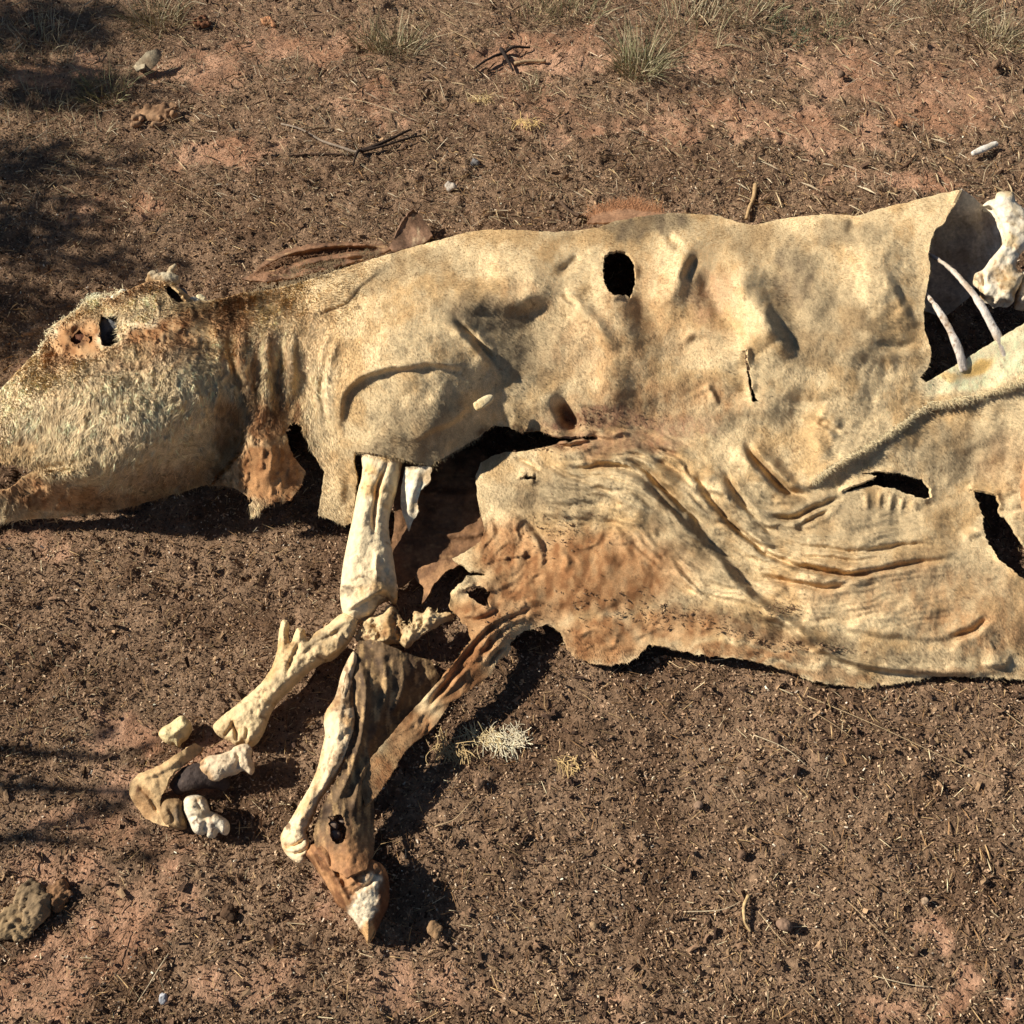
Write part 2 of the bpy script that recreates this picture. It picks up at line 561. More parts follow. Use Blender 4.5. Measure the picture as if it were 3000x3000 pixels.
TC_HEAD = [(-70, 780, 9), (-70, 980, 0), (0, 735, 10), (77, 660, 12), (140, 588, 13), (230, 551, 14), (310, 528, 16), (367, 568, 16), (430, 560, 14), (60, 760, 15.5), (150, 700, 20), (250, 680, 22), (350, 680, 22), (160, 640, 17),
           (200, 780, 20), (300, 750, 21.5), (100, 840, 15), (20, 850, 12), (400, 700, 20), (425, 735, 18.5), (380, 772, 18.8), (333, 802, 18.3), (280, 850, 16.3), (217, 893, 13), (150, 930, 9), (100, 941, 7.2), (40, 950, 5.5), (452, 790, 13), (440, 835, 8),
           (395, 835, 11), (350, 870, 8.5), (300, 941, .3), (233, 960, .3), (167, 972, .3), (100, 977, .3), (0, 985, .3), (392, 914, .8), (440, 868, 4), (300, 905, 6.5), (230, 935, 4.5), (160, 952, 3.5)]
TC_UP = [(380, 600, 17), (400, 700, 19), (455, 553, 12), (483, 620, 18), (500, 700, 17), (475, 800, 15), (480, 850, 13.5), (505, 880, 12), (520, 935, 9), (477, 968, 5), (445, 905, 7), (400, 914, 2), (560, 640, 18), (560, 750, 13.5), (590, 850, 10), (610, 930, 7), (630, 985, 5), (650, 900, 9.5),
         (560, 580, 16), (533, 541, 11), (560, 890, 10), (580, 529, 12), (647, 506, 12.5), (713, 486, 14), (780, 466, 15), (847, 448, 16), (927, 433, 17), (1047, 438, 17), (1130, 429, 15), (1224, 410, 10), (1259, 402, 8), (1359, 408, 9), (1419, 426, 15),
         (1507, 408, 18), (1619, 408, 21), (1719, 380, 22), (1815, 358, 23.5), (1250, 445, 16), (1320, 450, 18.5), (700, 560, 19.5), (780, 600, 23.5), (680, 650, 21.5), (650, 720, 19), (640, 800, 15), (850, 560, 22.5), (760, 760, 20), (800, 820, 16.5), (700, 840, 14.8),
         (730, 859, 14), (813, 879, 12.2), (907, 823, 12.8), (960, 806, 13), (900, 750, 18), (950, 700, 18), (1000, 620, 18.5), (1000, 520, 22), (1165, 520, 21), (1070, 760, 15), (1050, 822, 12.6), (1125, 826, 11.8), (1250, 520, 21), (1300, 600, 20),
         (1450, 500, 22.5), (1450, 600, 22), (1600, 500, 23), (1700, 500, 23), (1750, 520, 22.5), (1745, 625, 20.5), (1650, 650, 21), (1738, 712, 17.5), (1450, 720, 17), (1300, 720, 15.5), (1200, 700, 16.5), (1200, 780, 13), (1350, 800, 13), (1480, 800, 13),
         (1500, 760, 15), (1650, 760, 16), (1740, 768, 15), (1640, 838, 13.5), (1540, 900, 11), (1510, 905, 9.5), (1430, 850, 10.5), (1815, 682, 19), (1932, 610, 23), (1850, 720, 17), (1930, 690, 19), (2020, 570, 24), (2020, 670, 20), (1930, 725, 18), (1820, 755, 16)]
TC_LO = [(900, 850, 9), (950, 860, 10.3), (900, 930, 7.5), (980, 920, 10), (1100, 850, 11.6), (1100, 890, 10.8), (1200, 820, 12.6), (1200, 870, 11.6), (1350, 850, 12.2), (1450, 870, 11.4), (1500, 920, 9.4), (1600, 890, 9.8), (1650, 850, 11.6), (1700, 830, 12.2), (1750, 790, 13), (1820, 780, 13.8), (1932, 750, 15.4), (2020, 720, 16), (1900, 850, 11.5), (1800, 860, 10.5),
         (1000, 1000, 7), (1150, 980, 8), (1250, 980, 8.5), (1350, 950, 9), (1450, 980, 7), (1600, 980, 7.5), (1750, 1000, 7), (1850, 940, 7.5), (1850, 1080, 6), (1932, 1120, 5), (2020, 1100, 5), (1000, 1100, 6), (1100, 1100, 6), (1250, 1080, 6), (1400, 1120, 5.5),
         (1600, 1090, 7), (1750, 1130, 5.5), (870, 1060, 5.5), (860, 1130, 6), (900, 1160, 6), (1035, 1178, 3), (1110, 1248, 2.5), (1150, 1200, 3.5), (1225, 1215, 3.2), (1420, 1245, 2.8), (1528, 1284, 1.8), (1637, 1297, 1), (1767, 1276, 1), (1932, 1282, 1), (2020, 1290, 1),
         (1550, 1180, 4.5), (1700, 1200, 4.3), (1850, 1220, 3.8), (930, 1250, 4), (850, 1310, 5), (740, 1450, 5), (690, 1505, 5), (960, 1230, 3)]
f_head, f_up, f_lo = tps(TC_HEAD), tps(TC_UP), tps(TC_LO)
SEAM_LO = smooth_poly([(820, 905), (900, 842), (1000, 832), (1125, 825), (1250, 812), (1380, 832), (1460, 872), (1505, 912), (1530, 918), (1545, 902), (1590, 870), (1650, 838), (1700, 803), (1751, 769), (1819, 757), (1919, 725), (2060, 680)], n=4)
SEAM_HEAD = smooth_poly([(380, 480), (405, 560), (425, 640), (437, 710), (452, 770), (460, 810), (456, 845), (440, 872), (410, 900), (392, 930), (380, 1000)], n=4)


def R1(*p): return [(1095 + x * .4333, 773 + y * .4333) for x, y in p]
def R3(*p): return [(1159 + x * .4, 322 + y * .4) for x, y in p]
def Q(*p): return [(837 + x * .5334, 773 + y * .5334) for x, y in p]
def T(*p): return [(837 + x * .5, 373.5 + y * .5) for x, y in p]
def R2(*p): return [(580 + x / 3, 386 + y / 3) for x, y in p]
def R4(*p): return [(515 + x / 3, 773 + y / 3) for x, y in p]


# lips: the visually left side of the line stands proud; (line, cm, edge width, run-out)
LIPS = [
    ([(668, 858), (650, 830), (646, 795), (652, 752), (676, 719), (716, 701), (770, 692), (825, 689), (900, 706)], 1.5, 7, 60),
    ([(950, 715), (930, 690), (905, 655), (875, 620), (838, 578)], 1.3, 7, 40),
    ([(800, 562), (870, 578), (940, 588), (1010, 578), (1070, 550)], .9, 15, 60),
    ([(740, 650), (700, 668), (668, 700), (655, 740)], .5, 14, 50),
    (R2((560, 1340), (700, 1290), (830, 1230), (900, 1160), (960, 1120)), .9, 6, 50),
    ([(560, 606), (640, 575), (668, 553), (700, 522), (760, 490)], 1.2, 6, 36),
    ([(608, 830), (596, 780), (594, 720), (610, 650), (655, 585)], -1.6, 6, 26),
    ([(630, 830), (616, 780), (612, 720), (626, 655), (665, 600)], -1.5, 6, 24),
    (T((1655, 240), (1690, 310), (1735, 395), (1800, 500)), -1.2, 9, 45),
    (T((1190, 330), (1225, 430), (1280, 520), (1340, 610)), -1.9, 12, 60),
    (R3((440, 1000), (480, 1080), (500, 1110)), -.6, 4, 30),
    (R3((930, 1190), (1000, 1230), (1040, 1260)), .6, 5, 30),
    (Q((330, 385), (480, 372), (620, 380), (720, 410)), 1.0, 12, 55),
    (Q((560, 215), (680, 250), (760, 310), (840, 380), (910, 450), (1000, 550), (1080, 640), (1180, 710), (1300, 770)), -3.0, 10, 55),
    (Q((1650, 640), (1700, 690), (1760, 700)), -.8, 12, 50),
    (Q((1300, 770), (1500, 790), (1700, 810), (1800, 800), (1900, 750)), .7, 8, 40),
    (Q((1060, 700), (1180, 750), (1280, 815), (1370, 870)), 1.0, 6, 20),
    (R1((1740, 1115), (1840, 1112), (1885, 1050)), 1.2, 6, 40),
    (R1((700, 900), (850, 920), (950, 985), (1080, 1070), (1300, 1130), (1600, 1150), (1900, 1150)), 1.6, 6, 60),
    (R1((380, 680), (450, 740), (560, 850)), .5, 4, 20),
    (R1((960, 930), (1010, 945), (1060, 930)), .4, 4, 20),
    (R4((1230, 520), (1380, 600), (1480, 700), (1530, 800), (1520, 900)), -1.4, 7, 55),
    (R4((1080, 1440), (1100, 1330), (1230, 1210), (1400, 1140), (1560, 1090)), -.6, 6, 40),
    (R4((1200, 1330), (1300, 1230), (1420, 1170)), -.5, 5, 30),
    (R4((1620, 700), (1780, 620), (1900, 580)), .0, 6, 40),
    ([(500, 560), (560, 552), (630, 530), (700, 505)], .5, 6, 24),
    (R2((1380, 1310), (1500, 1345), (1640, 1300)), -.5, 5, 25),
]
# ridges and furrows: (line, cm, half width)
RIDGES = [
    ([(1150, 430), (1135, 510), (1170, 610), (1230, 700)], 1.3, 32), ([(1305, 430), (1278, 510), (1255, 610)], 1.2, 22), ([(1325, 470), (1340, 550), (1390, 640)], -1.3, 22), ([(1400, 430), (1402, 530), (1436, 600), (1480, 690)], 1.7, 26), ([(1452, 450), (1475, 550), (1530, 640)], -1.3, 28),
    ([(1640, 410), (1655, 510), (1640, 630)], 1.3, 40), ([(1560, 430), (1570, 540), (1580, 650)], -.6, 34), ([(1215, 470), (1215, 560), (1250, 640)], -.9, 22), ([(640, 660), (690, 590), (760, 550), (860, 540)], 1.2, 26), ([(720, 690), (740, 640), (800, 610)], 1.0, 36), ([(970, 470), (1020, 520), (1090, 560), (1150, 640)], .9, 30),
    ([(880, 470), (900, 520), (930, 550)], -.8, 30), ([(960, 640), (1010, 700), (1050, 740)], -.7, 40), ([(1120, 650), (1150, 720), (1160, 780)], .9, 34), ([(1550, 680), (1600, 730), (1640, 790)], .9, 34), ([(1450, 760), (1520, 800), (1560, 850)], -.8, 22), ([(1350, 830), (1420, 880), (1450, 960)], 1.0, 26),
    ([(1700, 940), (1760, 1010), (1800, 1090)], .9, 36), ([(1620, 960), (1560, 1000), (1500, 1010)], .8, 28), ([(1080, 900), (1160, 920), (1230, 960)], .9, 26), ([(1000, 1080), (1100, 1060), (1200, 1090)], .8, 34), ([(1050, 1160), (1120, 1190), (1200, 1200)], .7, 22), ([(1780, 850), (1850, 880), (1900, 930)], -.8, 26),
    (T((970, 130), (905, 220), (875, 330), (850, 400)), .7, 14), (T((430, 345), (520, 425), (600, 500), (670, 590)), 1.4, 14), (T((150, 372), (280, 380), (380, 355), (440, 350)), .5, 12), (T((1060, 440), (1100, 500), (1150, 550)), -.6, 18), (T((890, 560), (930, 515), (990, 520), (1010, 550)), .6, 9),
    (T((985, 690), (1010, 730), (1045, 785)), .5, 6), (T((1290, 200), (1360, 300), (1330, 430)), -.6, 34), (T((1450, 560), (1600, 590), (1760, 620)), .4, 22), (T((1650, 600), (1670, 660), (1650, 710)), -.3, 10), (T((600, 620), (660, 700), (700, 780)), .4, 26), (T((1190, 770), (1400, 770), (1600, 770)), -.35, 12),
    (T((820, 830), (1000, 800), (1200, 800), (1400, 850), (1480, 900)), .7, 20), (T((1360, 850), (1420, 930), (1440, 1000)), .6, 12), (T((1100, 160), (1180, 230), (1210, 330)), -.4, 16),
    (R2((150, 700), (40, 850), (30, 1000), (80, 1200)), .8, 10), (R2((450, 420), (700, 440), (900, 470)), .6, 16), (R2((960, 440), (1100, 380), (1300, 330), (1520, 320)), .5, 14), (R2((800, 560), (900, 480), (1000, 440)), .4, 18),
    (Q((330, 250), (480, 270), (600, 300), (720, 350), (830, 440), (900, 520), (990, 610), (1070, 685)), .9, 16), (Q((1380, 680), (1480, 690), (1620, 740)), .7, 22), (Q((900, 200), (960, 240), (1040, 350), (1120, 430)), .4, 10), (Q((1080, 690), (1180, 730), (1280, 790), (1360, 850)), .8, 8),
    (Q((790, 520), (850, 590), (920, 660), (990, 705)), .4, 3.2), (Q((830, 520), (900, 590), (945, 650)), .4, 3.2), (Q((810, 520), (870, 590), (930, 655)), -.4, 3.5), (Q((360, 475), (520, 485), (590, 390)), .35, 4), (Q((590, 385), (680, 400), (740, 430)), .35, 4), (Q((540, 455), (600, 470), (690, 470)), .3, 4),
    (Q((560, 620), (680, 650), (800, 690)), .3, 9), (Q((420, 600), (440, 540), (400, 480)), .4, 6), (Q((150, 370), (190, 420), (180, 470)), -.6, 6), (Q((120, 600), (60, 620), (40, 680)), .8, 9), (Q((140, 560), (60, 590), (25, 650)), .5, 6),
    (R1((1240, 350), (1250, 440)), .42, 4.5), (R1((1300, 340), (1300, 440)), .42, 4.5), (R1((1355, 350), (1350, 450)), .42, 4.5), (R1((1405, 370), (1395, 450)), .42, 4.5), (R1((1440, 390), (1470, 440)), .4, 6), (R1((1650, 550), (1720, 540), (1760, 510)), .5, 7),
    ([(420, 600), (410, 660), (420, 720)], .5, 12), ([(470, 580), (455, 660), (470, 740)], 1.02, 10), ([(520, 570), (500, 680), (510, 780)], 0.85, 9), ([(560, 600), (545, 690), (550, 780)], 1.02, 9), ([(495, 640), (484, 720), (490, 790)], -0.85, 8), ([(535, 620), (522, 720), (528, 790)], -0.85, 7),
    ([(440, 590), (436, 650), (448, 720), (458, 770)], -.9, 9), ([(480, 940), (510, 880), (530, 820)], .4, 16), ([(620, 860), (640, 900), (640, 970)], .6, 12),
    ([(80, 690), (110, 665), (130, 645), (160, 668), (185, 665)], .8, 9), ([(110, 640), (140, 610), (180, 600)], .9, 9), ([(230, 660), (270, 640), (330, 620), (390, 600)], .6, 14), ([(75, 700), (95, 780), (120, 850)], .5, 14),
    ([(20, 870), (100, 880), (200, 850)], -.6, 8), ([(60, 890), (140, 900), (200, 890)], .8, 12),
]
# creases: a furrow between two swells; (line, cm, half width)
CREASES = [
    (Q((380, 190), (470, 205), (580, 200), (680, 225), (740, 270), (800, 340), (860, 390), (930, 455)), .75, 4.5), (Q((640, 165), (720, 215), (770, 265), (830, 325), (890, 385), (960, 465)), 1.3, 7),
    (Q((820, 165), (890, 245), (940, 310), (1000, 380), (1060, 440), (1130, 500), (1200, 540), (1290, 562), (1400, 580), (1500, 575), (1600, 558), (1720, 538), (1880, 528)), 1.0, 5), (Q((1230, 548), (1300, 566), (1400, 582), (1520, 574)), .8, 6), (Q((890, 215), (935, 285), (985, 345)), .8, 7),
    (Q((1060, 100), (1095, 165), (1150, 222), (1225, 288), (1310, 318)), 1.5, 7), (Q((1130, 372), (1230, 388), (1310, 350), (1420, 306)), .9, 4.5), (Q((1180, 478), (1300, 490), (1420, 500), (1600, 490), (1780, 465)), .5, 4.5), (Q((1060, 560), (1150, 590), (1250, 612), (1350, 626), (1470, 598)), .8, 6),
    (Q((330, 170), (420, 220), (520, 262), (590, 305), (640, 360)), .45, 4), (Q((240, 165), (300, 190), (360, 230)), .4, 4), (Q((960, 180), (1000, 240), (1070, 340), (1130, 410), (1200, 450)), .5, 5), (Q((1150, 530), (1280, 522), (1420, 530), (1560, 520)), .35, 4),
    (Q((1390, 330), (1330, 370), (1250, 420)), .5, 4), (Q((600, 150), (700, 165), (780, 190), (850, 240)), .4, 4), (Q((720, 130), (800, 150), (860, 180)), .4, 4), (Q((1780, 805), (1850, 785), (1940, 735)), .8, 6), (Q((330, 330), (420, 340), (540, 335)), .3, 6),
    (T((835, 135), (865, 165), (892, 195)), 1.0, 6), (T((1555, 80), (1545, 105), (1525, 145)), .4, 8), (T((420, 290), (470, 255), (530, 215)), .5, 8), (T((20, 440), (90, 510), (150, 570), (190, 630)), 1.0, 6), (T((370, 915), (480, 938), (600, 895)), .8, 5),
    (T((440, 345), (480, 385), (510, 410)), .4, 5), (T((1390, 830), (1450, 865), (1500, 890)), .6, 5), (T((900, 330), (930, 260), (965, 210)), .5, 8), (T((1600, 560), (1700, 560), (1800, 540)), .3, 8), (R4((1080, 1440), (1130, 1340), (1250, 1230), (1420, 1150), (1560, 1120)), .7, 5), (R4((1150, 1430), (1230, 1320), (1330, 1230), (1450, 1190)), .6, 5),
    (R4((960, 1560), (1080, 1420), (1150, 1330)), .7, 5), (R4((860, 1700), (960, 1580), (1060, 1480), (1160, 1400)), .7, 4.5), (R4((1200, 1450), (1260, 1380), (1330, 1330)), .6, 4), (R4((1060, 1180), (1180, 1190), (1300, 1130)), .5, 5),
]
PITS = [(1071, 782, 15, 30, -4.2, -28), (150, 637, 26, 22, -2.0, 0), (205, 622, 20, 34, -.8, 0), (1360, 690, 50, 42, 1.0, 0), (1460, 730, 45, 50, .8, 0), (1180, 520, 50, 50, .6, 0), (330, 552, 22, 18, 1.5, 0),
        (1000, 920, 60, 30, .5, 0), (1130, 1120, 90, 40, .5, 0), (1020, 1130, 40, 30, .5, 0), (1640, 1000, 80, 34, .6, 0)]
_lipsm = [(smooth_poly(p, n=4), a, ww, L) for p, a, ww, L in LIPS if a]
_ridsm = [(smooth_poly(p, n=4), a, s) for p, a, s in RIDGES]
_crsm = [(smooth_poly(p, n=4), a, s * 1.3) for p, a, s in CREASES]


LIPK = 1.05


FLOW = smooth_poly([(990, 862), (1130, 880), (1230, 915), (1310, 985), (1380, 1025), (1470, 1056), (1560, 1070), (1680, 1062), (1840, 1040)], n=4)


def hide_h(px, py):
    hu, hl, hh = f_up(px, py), f_lo(px, py), f_head(px, py)
    d, s, t = pl(px, py, SEAM_LO)
    wid = 4 + 46 * (1 - ss(.40, .56, t)) * ss(.16, .26, t)
    h = hl + (hu - hl) * ss(-1, 1, s * d / wid)
    d, s, t = pl(px, py, SEAM_HEAD)
    wid = 5 + 40 * (1 - ss(.42, .58, t))
    h = hh + (h - hh) * ss(-1, 1, s * d / wid)
    # draped wrinkles running along the flank
    d, s, t = pl(px, py, FLOW)
    q = s * d
    msk = ss(0, .12, t) * ss(0, .1, 1 - t) * (1 - ss(60, 150, np.abs(q + 15)))
    wrk = fbm(q / 19 + fbm(px / 60, py / 60, 2, 141) * .9, t * 4, 2, 142)
    wr3 = fbm(q / 9 + fbm(px / 60, py / 60, 2, 143) * .9, t * 6, 2, 144)
    h += msk * ((np.abs(wrk) * -1.2 + .36) + (np.abs(wr3) * -.6 + .18)) * (1 - .5 * ss(.55, .8, t))
    ox, oy = px, py
    px = px + fbm(px / 46, py / 46, 3, 151) * 5
    py = py + fbm(ox / 46, py / 46, 3, 152) * 5
    for p, a, ww, L in _lipsm:
        lo, hi = p.min(0) - L * 4, p.max(0) + L * 4
        m = (px > lo[0]) & (px < hi[0]) & (py > lo[1]) & (py < hi[1])
        if not m.any(): continue
        d, s, t = pl(px[m], py[m], p)
        tp = ss(0, .3, t) * ss(0, .3, 1 - t) * (1 + .35 * fbm(t * 6, t * 0 + L, 2, 161))
        x = s * d if a > 0 else -s * d
        h[m] += LIPK * abs(a) * tp * ss(-ww, ww, x) * np.exp(-np.maximum(x, 0) / L)
    for p, a, sg in _ridsm:
        lo, hi = p.min(0) - sg * 3.5, p.max(0) + sg * 3.5
        m = (px > lo[0]) & (px < hi[0]) & (py > lo[1]) & (py < hi[1])
        if not m.any(): continue
        d, s, t = pl(px[m], py[m], p)
        h[m] += LIPK * a * (ss(0, .4, t) * ss(0, .4, 1 - t)) * np.exp(-(d / sg) ** 2)
    for p, a, sg in _crsm:
        lo, hi = p.min(0) - sg * 9, p.max(0) + sg * 9
        m = (px > lo[0]) & (px < hi[0]) & (py > lo[1]) & (py < hi[1])
        if not m.any(): continue
        d, s, t = pl(px[m], py[m], p)
        h[m] += 1.9 * a * ss(0, .3, t) * ss(0, .3, 1 - t) * (1 + .3 * fbm(t * 7, t * 0 + a, 2, 165)) * (.62 * np.exp(-(d / (2.9 * sg)) ** 2) - 1.2 * np.exp(-(d / sg) ** 2))
    for x, y, rx, ry, a, an in PITS:
        an = math.radians(an)
        dx, dy = px - x, py - y
        u, v = (dx * math.cos(an) + dy * math.sin(an)) / rx, (-dx * math.sin(an) + dy * math.cos(an)) / ry
        h += a * np.exp(-(u * u + v * v) ** 1.3)
    h += fbm(px / 90, py / 90, 3, 101) * .8 + fbm(px / 30, py / 30, 2, 111) * .12
    wr = fbm(px / 16 + fbm(px / 60, py / 60, 2, 5) * 2, py / 46, 3, 121)
    h += wr * .07
    cr = 1 - np.abs(fbm(ox / 13, oy / 13, 3, 171)) * 2.2
    h += cr * .03
    # leathery, crumpled margin around the knee and along the lower edge
    lea = blobs(ox, oy, [(980, 1060, 130, 110, 1), (900, 1190, 90, 80, 1), (1120, 1180, 160, 60, .9), (1330, 1190, 180, 36, .8, 12), (820, 1330, 120, 130, .9), (1560, 1250, 200, 30, .7), (1900, 1000, 90, 110, .5)], 175, 12)
    al = np.where(ox < 990, -.75, .15)               # the way the creases run
    ca, sa = np.cos(al), np.sin(al)
    u_, v_ = ox * ca + oy * sa, -ox * sa + oy * ca
    w1 = fbm(ox / 70, oy / 70, 2, 178) * 1.2
    rd = 1 - np.abs(fbm(u_ / 90 + w1, v_ / 24 + w1, 2, 176)) * 2.6
    rd2 = 1 - np.abs(fbm(u_ / 40 + w1, v_ / 10 + w1 * 2, 2, 177)) * 2.4
    h += lea * (rd * .27 + rd2 * .12)
    # torn edges curl up
    for q in HOLES[:6]:
        q = np.array(q, float)
        lo, hi = q.min(0) - 22, q.max(0) + 22
        m = (ox > lo[0]) & (ox < hi[0]) & (oy > lo[1]) & (oy < hi[1])
        if m.any():
            d, _, t = pl(ox[m], oy[m], np.vstack([q, q[:1]]))
            h[m] += np.exp(-(d / 6) ** 2) * (.35 + .7 * fbm(t * 9, t * 0, 2, 181))
    clump = ss(.0, .6, fbm(px / 9, py / 16, 3, 131)) * (1 - ss(430, 640, px))
    h += clump * .5
    return np.maximum(h, .3) / 100.


def hide_colour(px, py):
    n = len(px)
    a, b, c = fbm(px / 55, py / 55, 4, 201), fbm(px / 14, py / 22, 4, 211), fbm(px / 5, py / 9, 3, 221)
    C = np.tile(lin(227, 199, 151), (n, 1))
    C = mix(C, lin(199, 165, 116), ss(-.2, .5, a + b * .3))
    # grey coat: stained patches, plus shaded folds put into the colour
    grey = blobs(px, py, [(930, 600, 110, 40, .8, 5), (1000, 660, 90, 70, .6), (800, 800, 100, 50, .6, -20), (1500, 522, 55, 75, .9), (1560, 620, 110, 90, .55), (1420, 450, 60, 50, .5), (760, 510, 130, 30, .5, -20), (1220, 425, 90, 28, .9),
                          (1600, 440, 90, 30, .6), (1040, 930, 120, 50, .6), (1300, 1010, 60, 150, .6, -45), (1550, 980, 220, 60, .4), (1800, 860, 80, 60, .5), (1860, 860, 60, 60, .5), (760, 850, 90, 30, .6), (890, 840, 60, 40, .5), (1750, 1070, 90, 60, .4)], 241, 22)
    C = mix(C, lin(124, 106, 82), np.clip(grey * (.85 + b * .45), 0, 1))
    # bare tanned skin
    tan = blobs(px, py, [(1260, 760, 190, 50, .75), (1150, 660, 130, 90, .45), (1200, 590, 90, 110, .5), (1330, 560, 60, 90, .4), (1080, 790, 90, 40, .6), (1150, 830, 160, 40, .7), (1300, 640, 80, 60, .4), (1000, 560, 80, 40, .35), (1700, 1110, 260, 60, .55), (1850, 1180, 150, 60, .8)], 251, 26)
    C = mix(C, lin(184, 144, 100), np.clip(tan * (.9 + b * .9), 0, 1))
    pur = blobs(px, py, [(1130, 790, 120, 26, .8), (1250, 800, 110, 22, .6), (1060, 830, 60, 14, .6), (1180, 840, 140, 20, .5), (1340, 560, 40, 60, .4)], 255, 20)
    C = mix(C, lin(164, 122, 92), np.clip(pur * (.9 + c * .9), 0, 1))
    org = blobs(px, py, [(1120, 1080, 190, 90, 1.), (960, 1040, 70, 70, .9), (1000, 1130, 130, 60, .9), (900, 1190, 70, 70, .9), (1130, 1210, 90, 50, 1.), (870, 1290, 60, 90, 1.), (780, 1390, 60, 70, .9), (710, 1470, 50, 60, .9), (1270, 1180, 110, 40, .8), (1400, 1190, 160, 24, .6, 15),
                         (510, 890, 80, 70, 1.15), (500, 800, 46, 50, .9), (430, 600, 50, 40, .8), (300, 620, 110, 22, .9, -20), (250, 690, 80, 16, .6), (150, 640, 75, 42, .95), (110, 670, 40, 30, .8), (320, 650, 60, 50, .8), (250, 545, 70, 22, .7, -18), (60, 925, 80, 30, .9), (120, 940, 120, 26, .8),
                         (455, 640, 16, 70, .75), (485, 690, 10, 60, .7), (515, 660, 8, 60, .6), (530, 760, 12, 60, .7), (465, 740, 12, 40, .6), (545, 690, 7, 50, .5), (330, 900, 120, 30, .6), (1900, 870, 60, 60, .3), (430, 800, 30, 60, .6), (200, 950, 160, 20, .7), (560, 780, 12, 40, .7), (575, 700, 6, 50, .5), (440, 580, 40, 30, .7), (1400, 1232, 150, 12, .8, 4), (1560, 1272, 120, 12, .6, 8), (1800, 1268, 150, 10, .5)], 261, 14, 22.)
    C = mix(C, mix(np.tile(lin(186, 138, 92), (n, 1)), lin(142, 98, 62), ss(-.3, .5, b + a * .5)), np.clip(org * (1. + b * .3), 0, 1))
    # bleached or yellowed hair on the face, pale inner side of the turned flap
    pale = blobs(px, py, [(30, 770, 90, 70, .9), (200, 770, 150, 90, .7), (330, 720, 80, 70, .6), (250, 600, 60, 26, .9), (270, 575, 40, 26, .8), (210, 640, 30, 26, .8), (175, 568, 26, 16, 1.), (100, 620, 16, 22, .8), (290, 850, 120, 60, .5, -35), (520, 640, 46, 90, .35), (600, 700, 30, 140, .4)], 271, 10, 16.)
    C = mix(C, lin(236, 213, 170), np.clip(pale * (.8 + b * .6), 0, 1))
    d, s, t = pl(px, py, [(1738, 728), (1800, 712), (1870, 680), (2030, 610)])
    wh = blobs(px, py, [(1885, 678, 125, 44, 1.3, -27), (1800, 712, 70, 26, 1.2, -25), (1970, 640, 100, 60, 1.3, -27)], 281, 5)
    C = mix(C, lin(246, 222, 174), np.clip(wh * 1.2, 0, 1))
    C = mix(C, lin(226, 184, 112), np.clip(blobs(px, py, [(1845, 692, 36, 14, .8, -30), (1790, 712, 26, 10, .6)], 291, 9) * wh, 0, 1))
    # dirty hem, stains, and a darker slit, pit, eye hollow and jaw
    dirt_dark = blobs(px, py, [(960, 818, 70, 14, .9), (1030, 828, 50, 10, .8), (1120, 795, 70, 20, .5), (1400, 1170, 140, 22, .6, 18), (1600, 1220, 160, 16, .6, 8), (1300, 1150, 70, 30, .5), (150, 640, 20, 16, .9), (1180, 770, 90, 20, .4), (1190, 850, 90, 16, .35), (1700, 1240, 200, 14, .5), (20, 950, 60, 30, .7), (420, 830, 40, 40, .3), (1073, 790, 14, 26, .5), (860, 1320, 30, 80, .4, 40), (760, 1410, 40, 50, .5), (705, 1480, 30, 40, .6)], 301, 16, 12.)
    C = mix(C, lin(92, 66, 46), np.clip(dirt_dark * (.7 + c * .9), 0, .85))
    sp = ss(.55, .7, fbm(px / 6, py / 6, 2, 311)) * ss(-.1, .4, fbm(px / 70, py / 70, 2, 312))
    C = mix(C, lin(120, 88, 60), sp * .6)
    C = C * (1 + a * .08 + b * .13 + c * .2)[:, None]
    return np.clip(C, .02, .85)


HP, HF = cdt_sheet(OUT, HOLES, 3.3, 1.6, 1, 8.)
hx, hy = HP[:, 0], HP[:, 1]
hh_ = hide_h(hx, hy)
HV = W(hx, hy, hh_)
HN = vnormals(HV, HF)
HC = hide_colour(hx, hy)
cx, cy = HP[HF].mean(1).T
_, s_head, _ = pl(cx, cy, SEAM_HEAD)
_, s_lo, _ = pl(cx, cy, SEAM_LO)
d_neck, s_neck, _ = pl(cx, cy, [(560, 470), (575, 560), (600, 640), (600, 760), (640, 845), (668, 853), (680, 1010)])
lab = np.where(s_head < 0, 0, np.where((s_neck < 0) & (cx < 700), 1, np.where(s_lo > 0, 2, 3)))
UNDER = lin(150, 112, 78)
for k_, alt in ((1, 2), (0, 1), (2, 3), (3, 2)):
    sel = np.where(lab == k_)[0]
    f_ = HF[sel]
    vl = np.arange(len(HP))
    for _ in range(900):
        m_ = vl[f_].min(1)
        new = vl.copy()
        for c_ in range(3): np.minimum.at(new, f_[:, c_], m_)
        new = new[new]
        if (new == vl).all(): break
        vl = new
    ids, cnt = np.unique(vl[f_[:, 0]], return_counts=True)
    big = ids[np.argmax(cnt)]
    lab[sel[vl[f_[:, 0]] != big]] = alt

